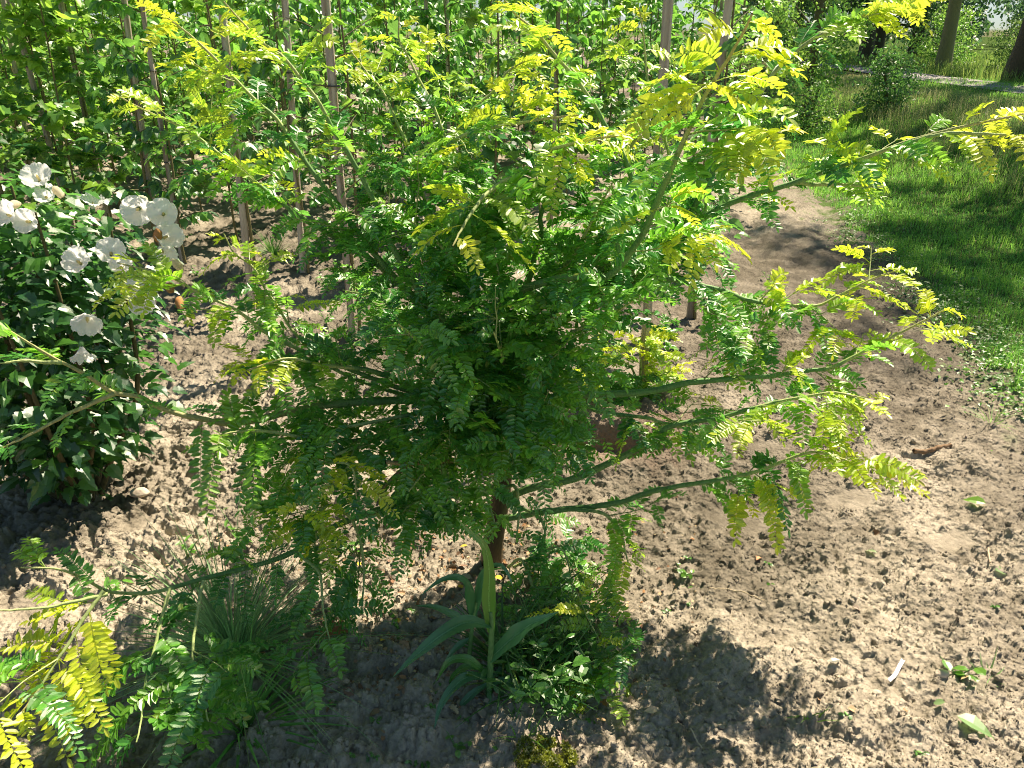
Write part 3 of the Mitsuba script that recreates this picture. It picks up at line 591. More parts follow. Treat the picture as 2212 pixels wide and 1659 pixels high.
# ------------------------------------------------------------------ grass: strip, bank, weeds
def blades(x, y, z, h, rng, col, lean=.45, w=.004, bias=(0, 0)):
    k = len(x); az = rng.uniform(0, 2 * np.pi, k); ln = np.abs(rng.normal(0, lean, k)) * h
    o = np.stack([x, y, z], 1); dx = np.stack([np.cos(az) * ln + bias[0] * h, np.sin(az) * ln + bias[1] * h], 1)
    s = np.stack([-np.sin(az), np.cos(az), 0 * az], 1) * (np.broadcast_to(w, (k,)) * .5)[:, None]
    mid = o + np.column_stack([dx * .35, h * .6]); tip = o + np.column_stack([dx, h * (1 - .35 * np.clip(ln / h, 0, 1))])
    v = np.stack([o - s, o + s, mid - s * .8, mid + s * .8, tip], 1).reshape(-1, 3)
    f = (np.array([[0, 1, 3], [0, 3, 2], [2, 3, 4]])[None] + (np.arange(k) * 5)[:, None, None]).reshape(-1, 3)
    return v, f, np.repeat(np.broadcast_to(col, (k, 3)), 5, axis=0)
R = np.random.default_rng(8)
n = 170000
yy = 2.6 + 16 * R.random(n) ** 1.9; xx = edge(yy) - .12 + (1.8 + .42 * yy) * R.random(n)
clump = meshkit.noise(np.stack([xx, yy, 0 * xx], -1) * 3.2, 41); cl2 = meshkit.noise(np.stack([xx, yy, 0 * xx], -1) * 13, 42)
ok = (xx - edge(yy) + .28 * (cl2 - .5) + .2 * (clump - .5) > .06 * R.random(n)) & (xx < .72 * yy + .9) & (cl2 > .12 * R.random(n))
xx, yy, clump, cl2 = xx[ok], yy[ok], clump[ok], cl2[ok]
h = (.018 + .038 * clump ** 1.6 + .026 * cl2) * R.uniform(.5, 1.35, len(xx)) * (1 + .05 * yy)
t = np.clip(R.beta(2, 2.4, len(xx)) + .6 * (clump - .5), 0, 1)[:, None]; dry = (R.random(len(xx)) < .025 + .05 * (clump < .3))[:, None]
col = np.where(dry, [.46, .44, .2], np.array([.12, .37, .06]) * (1 - t) + np.array([.38, .68, .10]) * t)
k = thing('lawn_grass', 'short green grass of the strip to the right of the bare soil', 'grass', kind='stuff')
put(k, blades(xx, yy, ground_z(xx, yy, False) - .004, h, R, col, .55, .0032 + .00045 * yy), 'grass_leaf')
n = 60000
yy = 5 + 19 * R.random(n) ** 1.2; xx = edge(yy) + 1.3 + 4.5 * R.random(n)
ok = (R.random(n) < sstep(0, 1.3, xx - edge(yy) - 1.3 + 1.2 * (meshkit.noise(np.stack([xx, yy, 0 * xx], -1) * 1.3, 44) - .5))) & (xx < .72 * yy + 1) & (xx < 8.9)
xx, yy = xx[ok], yy[ok]; t = R.beta(1.6, 1.6, len(xx))[:, None]
col = np.array([.16, .32, .06]) * (1 - t) + np.array([.56, .50, .26]) * t
k = thing('tall_grass', 'taller half-dry straw-coloured grass on the slope below the path', 'grass', kind='stuff')
put(k, blades(xx, yy, ground_z(xx, yy, False) - .01, R.uniform(.08, .34, len(xx)) * (1 - .75 * sstep(6.8, 8.2, xx)), R, col, .6, .0045), 'grass_leaf')
# verge beyond the path
n = 26000
yy = 10 + 30 * R.random(n) ** 1.2; xx = 10.45 + 9 * R.random(n) ** 1.3
t = R.random(n)[:, None]; col = np.array([.10, .24, .04]) * (1 - t) + np.array([.34, .44, .10]) * t
k = thing('verge_grass', 'bright grass on the far side of the path under the trees', 'grass', kind='stuff')
put(k, blades(xx, yy, ground_z(xx, yy, False) - .02, R.uniform(.12, .45, n), R, col, .4, .013), 'grass_leaf')
n = 9000; yy = 12 + 22 * R.random(n); xx = 8.3 + .75 * R.random(n)
put(thing('seeding_grass', 'dry seeding grass on the near edge of the path', 'grass', kind='stuff'), blades(xx, yy, ground_z(xx, yy, False) - .02, R.uniform(.03, .09, n), R, np.array([.46, .44, .2]) * R.uniform(.6, 1.2, (n, 1)), .4, .009), 'grass_leaf')

# low creeping weeds along the soil's edge
SMALL = blade_template((.5,), (.3,), .2, .2)
n = 5200; yy = 2.7 + 4.5 * R.random(n) ** 1.6; xx = edge(yy) + R.normal(.02, .16, n)
c_ = meshkit.noise(np.stack([xx, yy, 0 * xx], -1) * 6, 51); ok = c_ > .42; xx, yy = xx[ok], yy[ok]; n = len(xx); az = R.uniform(0, 6.3, n)
t = R.random(n)[:, None]
put(thing('creeping_weeds', 'low bright leafy weeds along the edge between soil and grass', 'weeds', kind='stuff'),
    scatter(SMALL, np.stack([xx, yy, gz(xx, yy) + R.uniform(.004, .06, n)], 1), np.stack([np.cos(az), np.sin(az), R.normal(.1, .3, n)], 1), np.array([0, 0, 1.0]) + R.normal(0, .4, (n, 3)), R.uniform(.016, .036, n), np.array([.10, .28, .04]) * (1 - t) + np.array([.22, .46, .06]) * t), 'leaf')

# ------------------------------------------------------------------ path, trees and bushes beyond
py_ = np.array([4, 8, 12, 16, 20, 26, 34, 50, 80.]); pl = np.array([8.6, 8.7, 8.85, 9.0, 9.1, 9.6, 10.8, 14, 22])
k = thing('path', 'narrow pale grey path on top of the grassy bank', None, kind='structure')
yy = np.linspace(4, 80, 120); l = np.interp(yy, py_, pl); v = []
for u in (0, .35, .7, 1.05, 1.4): v.append(np.stack([l + u, yy, bank(l + u, yy) + .055 - .02 * abs(u - .7)], 1))
v = np.stack(v, 1).reshape(-1, 3); i, j = np.meshgrid(np.arange(119), np.arange(4), indexing='ij'); a = (i * 5 + j).ravel()
put(k, (v, np.vstack([np.stack([a, a + 1, a + 6], 1), np.stack([a, a + 6, a + 5], 1)]), None), 'gravel')

def tree(name, label, x, y, h, r_trunk, crown, seed, leaf=.11, n=9000, col=((.05, .13, .03), (.14, .30, .05)), lean=(0, 0), bark=(.12, .10, .08), cat='tree', clumps=26, group=None):
    """crown: (height of its foot, half width). Limbs carry clumps of single leaves."""
    rng = np.random.default_rng(seed); z0 = float(bank(np.array(x), np.array(y))) - .1
    k = thing(name, label, cat, group); zz = np.linspace(0, 1, 16)
    path = np.stack([x + lean[0] * zz * h + .06 * np.sin(zz * 5 + seed), y + lean[1] * zz * h, z0 + zz * h * .9], 1)
    rr = r_trunk * (1 - zz) ** .7 + .012; rr[0] *= 1.35; rr[1] *= 1.08
    part(k, 'trunk', tube(path, rr, np.array(bark) * (1 + .0 * zz[:, None]), 12), 'bark', True)
    foot, wide = crown; centres = []
    for q in range(clumps):
        u = (q + rng.random()) / clumps; z = foot + (h - foot) * u; az = q * 2.4 + rng.normal(0, .3)
        w = wide * math.sin(np.pi * min(1, .12 + .80 * u)) ** .7 * rng.uniform(.45, 1.05)
        o = np.array([np.interp(max(.05, (z - .12 * h * (z > .3 * h)) / (.9 * h)), zz, path[:, c]) for c in range(3)]); o[2] = min(o[2], z0 + z)
        e = np.array([x + lean[0] * z + math.cos(az) * w, y + lean[1] * z + math.sin(az) * w, z0 + z])
        part(k, 'limb', tube(smooth_path([o, (o + e) / 2 + [0, 0, .1 * w], e], 8), np.linspace(max(.012, r_trunk * .28 * (1 - .6 * u)), .006, 8), bark, 6), 'bark', True)
        centres.append((e, w)); centres.append(((o * .4 + e * .6), w))
    m = n // len(centres); b = []
    for e, w in centres:
        q = unit(rng.normal(0, 1, (m, 3))) * rng.random((m, 1)) ** .45 * np.array([1, 1, .8]) * max(.28 * wide, .3) * rng.uniform(.7, 1.25)
        b.append(e + q)
    b = np.vstack(b); b = b[b[:, 2] > z0 + .05]; kk = len(b)
    t = np.clip(meshkit.noise(b * (2.2 / max(wide, .6) + .5), seed)[:, None] * .9 + rng.normal(0, .22, (kk, 1)), 0, 1)
    part(k, 'crown', scatter(SMALL if leaf > .06 else OVATE_LO, b, rng.normal(0, 1, (kk, 3)) + [0, 0, -.5], rng.normal(0, 1, (kk, 3)) + [0, 0, .8], leaf * rng.uniform(.6, 1.3, kk), np.array(col[0]) * (1 - t) + np.array(col[1]) * t), 'leaf', kind='stuff')
LIGHT = ((.14, .34, .06), (.36, .58, .09))
tree('roadside_tree', 'light green leafy tree hanging down to the grass beside the rows', 5.5, 15.2, 6.0, .08, (.5, 1.2), 1, .075, 12000, LIGHT, cat='tree', clumps=44)
tree('roadside_tree', 'thick dark trunk at the right edge beyond the path', 11.2, 18.0, 14, .33, (4.6, 2.5), 2, .16, 6500, lean=(.05, 0), bark=(.05, .04, .035))
tree('roadside_tree', 'slim grey trunk beyond the path with bushes at its foot', 12.2, 23.3, 14, .17, (2.6, 3.2), 3, .16, 10000, bark=(.2, .19, .16))
tree('roadside_tree', 'dark trunk left of the grey one where the path vanishes', 11.8, 27.5, 14, .2, (1.5, 3.0), 4, .17, 10000, ((.03, .09, .025), (.09, .2, .045)), bark=(.05, .045, .04))
tree('roadside_tree', 'second dark trunk close behind where the path vanishes', 12.8, 29, 14, .2, (1.3, 3.0), 5, .17, 10000, ((.03, .09, .025), (.09, .2, .045)), bark=(.05, .045, .04))
tree('roadside_tree', 'dense dark tree above the vanishing end of the path', 11.2, 33, 13, .22, (.8, 3.4), 6, .18, 11000, ((.03, .09, .025), (.08, .18, .04)), bark=(.05, .045, .04))
tree('roadside_tree', 'dense dark tree behind the grey trunk', 15.5, 32, 13, .22, (.6, 3.4), 7, .18, 11000, ((.03, .09, .025), (.08, .18, .04)), bark=(.05, .045, .04))
tree('roadside_tree', 'shading tree beside the near part of the path', 9.3, 11.6, 12.5, .2, (5, 2.4), 8, .15, 8500)
tree('roadside_tree', 'light green tree close behind the leafy hanging one', 7.2, 22.5, 10, .14, (.5, 1.7), 9, .12, 9000, ((.06, .16, .04), (.16, .34, .06)), clumps=36)
tree('distant_tree', 'distant narrow dark tree against the sky above the rows', 20.5, 74, 7, .2, (.4, 1.7), 10, .3, 3000, ((.05, .12, .04), (.10, .2, .06)))
tree('distant_tree', 'pale distant tree seen between the grey trunk and the thick trunk', 27, 52, 11, .25, (.6, 4), 11, .3, 7000, ((.07, .16, .06), (.14, .26, .10)))
tree('distant_tree', 'distant tree at the very edge behind the thick trunk', 38, 60, 10, .25, (.6, 4), 12, .3, 6000, ((.07, .16, .06), (.14, .26, .10)))
tree('leafy_shrub', 'round leafy shrub at the foot of the grassy slope', 6.3, 13.7, 1.05, .02, (.1, .55), 13, .058, 2600, ((.07, .2, .05), (.16, .34, .06)), cat='shrub', clumps=18)
tree('leafy_shrub', 'sunlit yellow-green bush beyond the path left of the thick trunk', 12.6, 20.5, 1.4, .03, (.1, 1.1), 14, .07, 4000, ((.14, .28, .06), (.32, .46, .10)), cat='shrub', clumps=20)
tree('leafy_shrub', 'green bush at the foot of the grey trunk', 12.9, 24.6, 1.7, .03, (.1, 1.2), 15, .08, 3500, LIGHT, cat='shrub', clumps=20)
tree('leafy_shrub', 'low bush under the light green hanging tree', 4.9, 13.2, .9, .02, (.1, .6), 16, .05, 2200, LIGHT, cat='shrub', clumps=16)

# ------------------------------------------------------------------ plants and litter on the soil
def ribbon(path, width, up, col, rib=None, fold=.25, wave=0.0, rng=None):
    """A grass-like leaf: five vertices across, a paler midrib."""
    p = np.asarray(path, float); n = len(p); t = unit(np.gradient(p, axis=0)); s = unit(np.cross(np.broadcast_to(up, (n, 3)), t)); nn = np.cross(t, s)
    w = np.broadcast_to(width, (n,))[:, None] * .5; u = np.linspace(0, 1, n)[:, None]
    wv = wave * np.sin(u * 17) * w
    rows = [p + s * w * a + nn * (abs(a) * fold * w + (wv if a > 0 else -wv) * (abs(a) > .6)) for a in (-1, -.5, 0, .5, 1)]
    v = np.stack(rows, 1).reshape(-1, 3); i, j = np.meshgrid(np.arange(n - 1), np.arange(4), indexing='ij'); a = (i * 5 + j).ravel()
    f = np.vstack([np.stack([a, a + 1, a + 6], 1), np.stack([a, a + 6, a + 5], 1)])
    c = np.tile(np.asarray(col, float), (n * 5, 1))
    return v, f, c
def lance(n, wmax, peak=.35): 
    u = np.linspace(0, 1, n); return wmax * np.clip(np.where(u < peak, .45 + .55 * (u / peak) ** .7, ((1 - u) / (1 - peak)) ** .8), .03, 1)

def build_big_weed():
    rng = np.random.default_rng(31)
    k = thing('broad_leaf_grass', 'tall broad-leaved grass plant with arching ribbon leaves in front of the trunk', 'grass plant')
    base = G(1056, 1492, .0); by = base[1]
    part(k, 'stem', tube(smooth_path([base - [0, 0, .02], W(1060, 1420, by), W(1062, 1350, by), W(1060, 1320, by)], 14), np.linspace(.0095, .006, 14), (.13, .26, .05), 8), 'bark', True)
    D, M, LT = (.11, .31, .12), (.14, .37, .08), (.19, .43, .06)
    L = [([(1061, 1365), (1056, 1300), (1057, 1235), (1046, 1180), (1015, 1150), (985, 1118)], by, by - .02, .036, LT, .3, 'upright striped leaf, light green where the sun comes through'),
         ([(1060, 1352), (1010, 1345), (960, 1368), (900, 1415), (850, 1462)], by, by - .17, .044, D, .4, None),
         ([(1058, 1425), (1100, 1385), (1145, 1350), (1180, 1335), (1207, 1322)], by, by - .02, .05, D, .45, None),
         ([(1052, 1462), (1010, 1463), (975, 1490), (950, 1530), (938, 1575)], by, by - .14, .03, D, .4, None),
         ([(1052, 1478), (1020, 1500), (990, 1530), (965, 1555)], by, by - .05, .022, D, .4, None),
         ([(1058, 1485), (1056, 1510), (1050, 1550), (1040, 1590)], by, by - .08, .017, M, .4, None),
         ([(1050, 1455), (1010, 1425), (970, 1430), (940, 1475)], by, by - .02, .026, M, .4, None),
         ([(1052, 1450), (1012, 1440), (980, 1460), (965, 1490)], by, by + .04, .022, M, .4, None),
         ([(1062, 1480), (1090, 1500), (1150, 1505), (1200, 1500), (1240, 1522), (1290, 1552)], by, by - .06, .022, (.10, .22, .06), .3, 'arching leaf with a reddish tip'),
         ([(1060, 1470), (1085, 1440), (1095, 1400), (1098, 1360)], by + .05, by + .12, .02, M, .4, None),
         ([(1062, 1478), (1090, 1470), (1115, 1490), (1130, 1525)], by, by - .02, .022, D, .4, None)]
    for pts, y0, y1, w, c, pk, lab in L:
        n = len(pts); path = smooth_path([W(px, py, y0 + (y1 - y0) * i / (n - 1)) for i, (px, py) in enumerate(pts)], 22)
        side = unit(np.cross(path[-1] - path[0], [0, 0, 1.0])); up = np.array([0, -.7, .7]) if lab and 'upright' in lab else np.array([0, -.35, 1])
        part(k, 'leaf', ribbon(path, lance(22, w, pk), up, c, fold=.28, wave=.10), 'leaf', True, label=lab)
        part(k, 'midrib', ribbon(path + unit(np.cross(np.gradient(path, axis=0), np.cross(up, np.gradient(path, axis=0)))) * .0012, lance(22, w * .07, pk), up, np.array(c) * 1.3 + .09, fold=.1), 'leaf', True)
    k2 = thing('broad_leaf_grass', 'smaller broad-leaved grass plant behind the tall one', 'grass plant')
    b2 = G(1012, 1432); y2 = b2[1]
    part(k2, 'stem', tube(smooth_path([b2 - [0, 0, .02], W(1018, 1370, y2), W(1030, 1300, y2)], 10), np.linspace(.007, .004, 10), (.13, .26, .05), 7), 'bark', True)
    for pts, y1, w in [([(1020, 1330), (1010, 1270), (990, 1248), (950, 1255), (908, 1287)], y2 - .05, .028), ([(1028, 1300), (1045, 1240), (1075, 1220), (1095, 1235), (1108, 1268)], y2 - .06, .024),
                       ([(1016, 1352), (980, 1330), (940, 1312), (895, 1308)], y2 - .02, .026), ([(1020, 1340), (1035, 1290), (1050, 1240), (1062, 1205)], y2, .024), ([(1014, 1380), (985, 1400), (960, 1430)], y2 - .03, .02)]:
        n = len(pts); path = smooth_path([W(px, py, y2 + (y1 - y2) * i / (n - 1)) for i, (px, py) in enumerate(pts)], 16)
        part(k2, 'leaf', ribbon(path, lance(16, w), (0, -.4, 1), D, fold=.3, wave=.1), 'leaf', True)
build_big_weed()

def tuft(label, bx, by, n, lmin, lmax, w, seed, col, spread=1.0, n2=0, w2=.009, name='grass_tuft', cat='grass tuft'):
    rng = np.random.default_rng(seed); k = thing(name, label, cat); b = G(bx, by); b[2] = float(gz(b[0], b[1])) - .01
    for q in range(n + n2):
        az = rng.uniform(0, 2 * np.pi); L = rng.uniform(lmin, lmax) * (1 if q < n else .6); inc = rng.beta(1.5, 1.5) * spread
        d = np.array([math.cos(az) * inc, math.sin(az) * inc, 1.05 - .55 * inc]); d = unit(d); u = np.linspace(0, 1, 9)[:, None]
        o = b + np.array([math.cos(az), math.sin(az), 0]) * rng.uniform(0, .035)
        path = o + L * (u * d + u ** 2 * np.array([math.cos(az) * .25, math.sin(az) * .25, -.42 * rng.uniform(.3, 1.2) * inc - .08])) + rng.normal(0, .01, 3) * u ** 2
        path[:, 2] = np.maximum(path[:, 2], b[2] + .008)
        part(k, 'blade', ribbon(path, lance(9, w if q < n else w2, .3), (rng.normal(0, .2), -.2, 1), np.array(col) * rng.uniform(.6, 1.45) + (np.array([.12, .08, .02]) if rng.random() < .12 else 0), fold=.3), 'grass_leaf', True)
    return k
tuft('large dark tuft of long narrow grass blades under the low left branch', 510, 1425, 225, .2, .56, .0044, 3, (.26, .46, .20), 1.05, 70, .011)
tuft('spreading tuft of wider grass blades at the bottom left edge of the big tuft', 520, 1560, 90, .12, .32, .009, 4, (.17, .42, .09), 1.1)
tuft('grass tuft on the open soil between the stakes', 592, 552, 60, .12, .30, .008, 5, (.16, .36, .07), .9)
tuft('small grass tuft right of the arching ribbon leaves', 1135, 1585, 14, .04, .10, .004, 6, (.20, .42, .06), 1.0)
tuft('little bright grass sprout alone on the bare soil at the right', 1750, 1545, 9, .03, .07, .004, 7, (.24, .46, .06), 1.0)
tuft('thin grass sprout at the foot of the lawn edge weeds', 2140, 915, 26, .05, .16, .004, 8, (.26, .42, .12), 1.1)
tuft('pale grass sprout just right of the leafy seedling on the soil', 2130, 1468, 12, .03, .08, .005, 9, (.26, .42, .16), 1.2)
tuft('dark grass tuft among the weeds right of the ribbon leaves', 1150, 1470, 60, .10, .24, .010, 10, (.085, .23, .06), .9)
tuft('grass tuft behind the ribbon-leaved plant', 1085, 1430, 50, .10, .26, .009, 12, (.085, .23, .06), .8)

ROUND = blade_template((.3, .72), (.3, .32), .15, .25)
def leafy_weed(label, bx, by, h, n, leaf, seed, col=(.10, .27, .05), stems=5, spread=.6, width=1.0, group=None, tpl=None, name='leafy_weed'):
    rng = np.random.default_rng(seed); k = thing(name, label, 'weed', group); b = G(bx, by); b[2] = float(gz(b[0], b[1])) - .006
    B_, D_ = [], []
    for q in range(stems):
        az = q * 2.4 + rng.normal(0, .3); inc = spread * rng.uniform(.3, 1.1); L = h * rng.uniform(.75, 1.1)
        u = np.linspace(0, 1, 8)[:, None]; path = b + L * (u * unit(np.array([math.cos(az) * inc, math.sin(az) * inc, 1])) + u ** 2 * np.array([math.cos(az) * .2, math.sin(az) * .2, -.15 * inc]))
        part(k, 'stem', tube(path, np.linspace(.0028, .001, 8), (.12, .22, .05), 5), 'bark', True)
        for e in range(max(2, n // stems)):
            w = .2 + .8 * (e + .5 * rng.random()) / max(2, n // stems); a2 = e * 2.3 + rng.normal(0, .4)
            B_.append([np.interp(w, u[:, 0], path[:, c]) for c in range(3)]); D_.append([math.cos(a2), math.sin(a2), rng.normal(.2, .25)])
    B_, D_ = np.array(B_), np.array(D_); kk = len(B_); tpl = tpl or ROUND
    m = scatter(tpl, B_, D_, np.array([0, 0, 1.0]) + rng.normal(0, .3, (kk, 3)), leaf * rng.uniform(.6, 1.2, kk), np.array(col) * rng.uniform(.7, 1.4, (kk, 1)), width)
    for x in split(m, tpl, range(kk)): part(k, 'leaf', x, 'leaf')
    return k
leafy_weed('tangled leafy weeds right of the ribbon-leaved plant', 1190, 1480, .24, 60, .040, 1, stems=11, spread=.9, width=.8)
leafy_weed('leafy weeds between the ribbon-leaved plant and the bare soil', 1240, 1450, .22, 50, .036, 2, stems=9, spread=.9, width=.8)
leafy_weed('weeds with narrow leaves close behind the ribbon leaves', 1130, 1400, .22, 50, .050, 3, stems=9, spread=.7, width=.45)
for px, py, h_, lf, lab in [(1120, 1520, .16, .04, 'leafy weed just right of the foot of the ribbon-leaved plant'), (1170, 1430, .26, .038, 'tallest leafy weed behind the ribbon-leaved plant'), (1290, 1490, .15, .034, 'outermost leafy weed beside the bare soil'), (1210, 1535, .10, .03, 'low leafy weed in front of the tangled weeds'), (1230, 1390, .22, .03, 'leafy weed between the trunk foot and the bare soil'), (1160, 1330, .2, .028, 'small-leaved weed right behind the trunk foot')]:
    leafy_weed(lab, px, py, h_, 46, lf, int(px), (.14, .36, .07), 9, .9, .6)
leafy_weed('small leafy seedling alone on the bare soil at the right', 2068, 1462, .06, 9, .036, 4, (.16, .36, .05), 3, .8)
leafy_weed('green seedling on the bare soil between the trunk and the right edge', 1470, 1250, .05, 12, .022, 5, (.18, .40, .05), 3, 1.0)
leafy_weed('thin upright weed left of the yellow fern-like shoot', 1265, 1390, .20, 22, .024, 6, (.10, .25, .05), 3, .35)
leafy_weed('pale weed seedlings left of the ribbon leaves', 985, 1600, .05, 10, .020, 7, (.16, .36, .06), 3, .9)
leafy_weed('weed at the foot of the bush with white flowers', 235, 1080, .06, 10, .02, 8, (.12, .3, .05), 3, .9)
for q, (px, py, h_, lab) in enumerate([(760, 1190, .10, 'weed standing under the low left branch'), (405, 1200, .13, 'upright weed behind the low left branch'), (520, 1165, .16, 'tallest upright weed behind the low left branch'),
        (245, 1290, .08, 'weed on the soil below the bend of the low left branch'), (1240, 950, .12, 'weed at the rim of the dug hole'), (1660, 605, .10, 'weed on the bare strip above the right-hand branch')]):
    leafy_weed(lab, px, py, h_, 12, .035, 60 + q, (.16, .38, .06), 3, .5, .5)
GZONE = [(480, 'below the white-flowered bush'), (760, 'around the big grass tuft'), (1000, 'left of the ribbon-leaved plant'), (1330, 'around the leafy weeds right of the ribbon leaves'), (1700, 'on the left part of the bare strip'), (1e9, 'on the right part of the bare strip')]
R = np.random.default_rng(15)
for q in range(52):
    if q < 30: px, py = R.uniform(250, 1450), R.uniform(1480, 1650)
    elif q < 42: px, py = R.uniform(1250, 2150), R.uniform(1100, 1640)
    else: px, py = R.uniform(150, 1000), R.uniform(1180, 1480)
    zone = place_of(px, GZONE); leafy_weed('tiny round-leaved seedling on the soil ' + zone, px, py, .018, 6, .013, 200 + q, (.15, .36, .06), 2, 1.0, group='tiny seedlings ' + zone, name='seedling')
for q in range(46):        # weeds among the rows behind
    px, py = R.uniform(380, 1000), R.uniform(450, 780)
    zone = place_of(px, [(545, 'left of the grey stake'), (655, 'between the grey and the orange brown stake'), (763, 'between the orange brown and the reddish stake'), (1e9, 'behind the left of the crown')]); leafy_weed('low green weed on the row soil ' + zone, px, py, .10, 14, .036, 300 + q, (.16, .38, .06), 3, 1.0, group='low row weeds ' + zone, name='row_weed')

# young locust shoots further along the row
def shoot(label, spec, seed, **kw):
    k = thing('locust_shoot', label, 'young tree'); build_locust(k, spec, seed, 40, **kw)
shoot('low bushy shoots with yellow tips at the foot of the pale stake', [br(.005, [(1378, 830), (1360, 790), (1310, 770), (1290, 750)], 3.4, 3.3), br(.005, [(1380, 830), (1385, 790), (1375, 740)], 3.4, 3.35, gold=1.5), br(.004, [(1378, 832), (1340, 820), (1280, 810), (1250, 800)], 3.4, 3.2), br(.004, [(1380, 832), (1420, 815), (1450, 800)], 3.4, 3.2)], 41, density=1.3, size=.028)
shoot('small fern-like yellow-green shoot at the right of the weeds', [br(.003, [(1225, 1450), (1270, 1440), (1310, 1470), (1340, 1520), (1350, 1560)], 1.62, 1.42, gold=1.0), br(.003, [(1225, 1450), (1275, 1430), (1300, 1410), (1310, 1385)], 1.62, 1.55, gold=.9)], 42, density=1.0, size=.02)
shoot('thin sprawling locust shoot right of the trunk foot', [br(.0035, [(1098, 1225), (1130, 1210), (1160, 1290), (1180, 1360), (1200, 1420)], 1.93, 1.62, gold=0.0), br(.003, [(1110, 1225), (1200, 1180), (1230, 1220), (1240, 1290)], 1.93, 1.8, gold=.2)], 43, density=.8, size=.022)

# fallen leaves, twig, stone, plastic strip
def curled(tpl, px, py, L, col, rng, tilt=.25, width=1.0, az=None):
    b = G(px, py); b[2] = float(gz(b[0], b[1])) + .010; a = rng.uniform(0, 6.28) if az is None else az
    return scatter(tpl, b[None], np.array([[math.cos(a), math.sin(a), rng.normal(0, tilt)]]), np.array([[rng.normal(0, tilt), rng.normal(0, tilt), 1]]), L, col, width)
OAK = fan_template([(0, 0), (.05, .06), (.16, .15), (.24, .07), (.36, .25), (.44, .12), (.58, .33), (.66, .15), (.82, .24), (.88, .1), (1, 0), (.88, -.1), (.82, -.24), (.66, -.15), (.58, -.33), (.44, -.12), (.36, -.25), (.24, -.07), (.16, -.15), (.05, -.06)], .5, .4)
R = np.random.default_rng(16)
for px, py, L, col, tpl, az, lab in [(1212, 1598, .10, (.34, .25, .2), OAK, 1.2, 'pale dry oak leaf beside the moss at the bottom'), (1212, 1075 - 0, .0, None, None, 0, ''), (680, 1388, .11, (.26, .12, .06), OAK, .5, 'brown dry oak leaf beside the grass tuft'),
        (2125, 1102, .07, (.26, .50, .06), OVATE, 2.6, 'bright green fallen leaf near the right edge'), (2148, 1238, .055, (.34, .50, .24), ROUND, .3, 'pale round fallen leaf at the right edge'), (1893, 1200, .05, (.40, .52, .26), OVATE, 2.3, 'small pale fallen leaf on the right of the soil'),
        (2062, 1562, .085, (.34, .55, .22), OVATE, -.7, 'large pale green fallen leaf near the bottom right corner'), (2035, 1538, .03, (.36, .55, .24), ROUND, 2.5, 'small pale leaf touching the large fallen leaf'),
        (1310, 1525, .05, (.42, .20, .08), OAK, 2.0, 'orange brown dry leaf right of the weeds'), (1635, 1208, .04, (.50, .27, .16), OAK, .9, 'reddish dry leaf on the bare soil'), (1840, 1320, .04, (.42, .34, .26), OAK, .2, 'crumpled grey dry leaf in the middle of the bare soil'),
        (1790, 1440, .03, (.36, .36, .30), ROUND, .2, 'grey leaf scrap on the bare soil'), (268, 1062, .05, (.62, .5, .38), OVATE, 1.4, 'pale dry leaf at the foot of the white-flowered bush'), (1730, 1020, .04, (.42, .5, .36), OVATE, .8, 'pale leaf under the right-hand low branch')]:
    if tpl is None: continue
    k = thing('fallen_leaf', lab, 'leaf'); put(k, curled(tpl, px, py, L, col, R, az=az), 'dry_leaf' if tpl is OAK else 'leaf')
k = thing('fallen_leaf', 'curled brown oak leaf caught in the leaves before the trunk', 'leaf')
put(k, scatter(OAK, W(1050, 985, 1.72)[None], np.array([[.7, -.2, -.6]]), np.array([[.1, -.9, .4]]), .075, (.30, .13, .06)), 'dry_leaf')
BR = [(.30, .17, .09), (.42, .28, .16), (.22, .14, .09), (.50, .38, .22), (.36, .30, .22)]
for q in range(110):
    px, py = (R.normal(960, 210), R.uniform(1150, 1560)) if q < 80 else (R.uniform(150, 2150), R.uniform(1050, 1640))
    form = ('oval', 'round', 'lobed')[q % 3]; zone = place_of(px, GZONE); k = thing('litter_leaf', f'small {form} dry brown leaf lying {zone}', 'leaf', f'{form} dry leaves {zone}')
    put(k, curled((OVATE, ROUND, OAK)[q % 3], px, py, R.uniform(.014, .038), np.array(BR[int(R.integers(5))]) * R.uniform(.7, 1.2), R, .5), 'dry_leaf')
for q in range(7):
    px, py = R.normal(960, 130), R.uniform(1180, 1450)
    k = thing('litter_leaf', 'small yellow fallen leaf lying among the litter', 'leaf', 'yellow leaves in the litter')
    put(k, curled(ROUND, px, py, R.uniform(.018, .028), (.62, .42, .06), R, .3), 'dry_leaf')
n = 1500; b0 = np.array([G(x, y) for x, y in zip(np.clip(R.normal(1000, 230, n), 250, 1500), R.uniform(1120, 1520, n))]); a2 = R.uniform(0, 6.28, n)
b0[:, 2] = gz(b0[:, 0], b0[:, 1]) + .006
put(thing('leaf_litter', 'fine dry leaf scraps strewn on the soil under the crown', 'leaf litter', kind='stuff'), scatter(SMALL, b0, np.stack([np.cos(a2), np.sin(a2), R.normal(0, .3, n)], 1), R.normal(0, .5, (n, 3)) + [0, 0, 1], R.uniform(.006, .020, n), np.array(BR)[R.integers(0, 5, n)] * R.uniform(.7, 1.3, (n, 1)), 1.3), 'dry_leaf')
def rod(name, label, cat, pts, r, col, lift=.006):
    p = np.array([G(*q) for q in pts]); path = smooth_path(p, 20); path[:, 2] = gz(path[:, 0], path[:, 1]) * .4 + path[:, 2] + lift + np.max(gz(path[:, 0], path[:, 1])) * .5
    k = thing(name, label, cat); put(k, tube(path, r * (1 + .2 * np.sin(np.arange(20) * 1.7)), col, 7), 'dry_leaf', True)
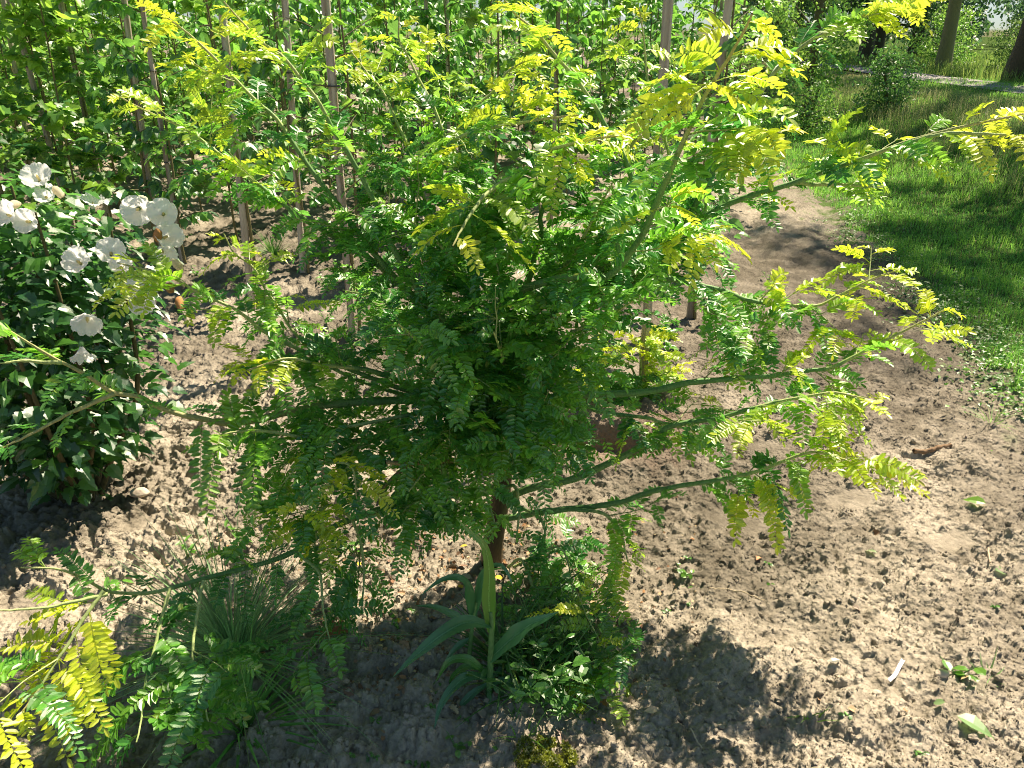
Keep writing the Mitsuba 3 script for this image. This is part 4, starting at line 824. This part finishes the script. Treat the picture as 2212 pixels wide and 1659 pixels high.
rod('twig', 'grey-brown broken twig lying on the soil right of the low branches', 'twig', [(1970, 985), (2005, 983), (2030, 976), (2050, 972)], .009, (.22, .15, .10))
rod('twig', 'thin dry stalk lying on the soil in the middle right', 'twig', [(1532, 1278), (1590, 1280), (1650, 1300)], .0018, (.55, .46, .32))
rod('twig', 'thin pale stalk lying on the shaded soil at the bottom', 'twig', [(1490, 1580), (1500, 1600), (1515, 1625)], .002, (.5, .42, .3))
rod('twig', 'thin bent stalk at the right edge by the lawn weeds', 'twig', [(2150, 905), (2180, 893), (2212, 890)], .003, (.5, .44, .34))
rod('twig', 'short dry stalk near the right edge above the pale round leaf', 'twig', [(2133, 1190), (2135, 1215), (2136, 1222)], .003, (.52, .42, .3))
k = thing('plastic_strip', 'bent narrow white plastic strip on the bare soil', 'plastic strip')
sp_ = smooth_path([G(1918, 1476), G(1930, 1466), G(1938, 1452), G(1947, 1436)], 12); sp_[:, 2] = np.max(gz(sp_[:, 0], sp_[:, 1])) + .008 + .008 * np.linspace(0, 1, 12)
put(k, ribbon(sp_, .010, (.2, -.3, 1), (0, 0, 0), fold=.3)[:2] + (None,), 'white_plastic', True)
def stone(label, px, py, r, seed):
    rng = np.random.default_rng(seed); m = trimesh.creation.icosphere(subdivisions=3); v = np.array(m.vertices)
    v = v * (1 + .5 * (meshkit.fbm(v * 1.3 + seed, 3, seed)[:, None] - .5)) * [1.2, .9, .75] * r; b = G(px, py); b[2] = float(gz(b[0], b[1])) + r * .4
    k = thing('stone', label, 'stone'); put(k, (v + b, np.array(m.faces), None), 'stone_stuff', True)
stone('pale rounded stone at the foot of the white-flowered bush', 303, 1068, .028, 1)
stone('pale rough stone left of the white plastic strip', 1893, 1500, .010, 2)
stone('small grey stone beside the leafy seedling on the right', 2032, 1464, .016, 3)
# moss
n = 5200; b0 = G(1178, 1632); rr = .085 * np.sqrt(R.random(n)); az = R.uniform(0, 6.28, n); x = b0[0] + rr * np.cos(az) * .9; y = b0[1] + rr * np.sin(az) * .8
ok = meshkit.noise(np.stack([x, y, 0 * x], -1) * 35, 61) > .3 + .3 * (rr / .085) ** 3; x, y = x[ok], y[ok]; n = len(x); a2 = R.uniform(0, 6.28, n); t = R.random((n, 1))
put(thing('moss', 'patch of yellow-green moss at the bottom edge', 'moss', kind='stuff'), scatter(SMALL, np.stack([x, y, gz(x, y) + .012 * R.random(n)], 1), np.stack([np.cos(a2), np.sin(a2), R.uniform(.2, 1.4, n)], 1), R.normal(0, 1, (n, 3)) + [0, 0, .5], R.uniform(.004, .010, n), np.array([.16, .20, .025]) * (1 - t) + np.array([.34, .38, .04]) * t), 'leaf')
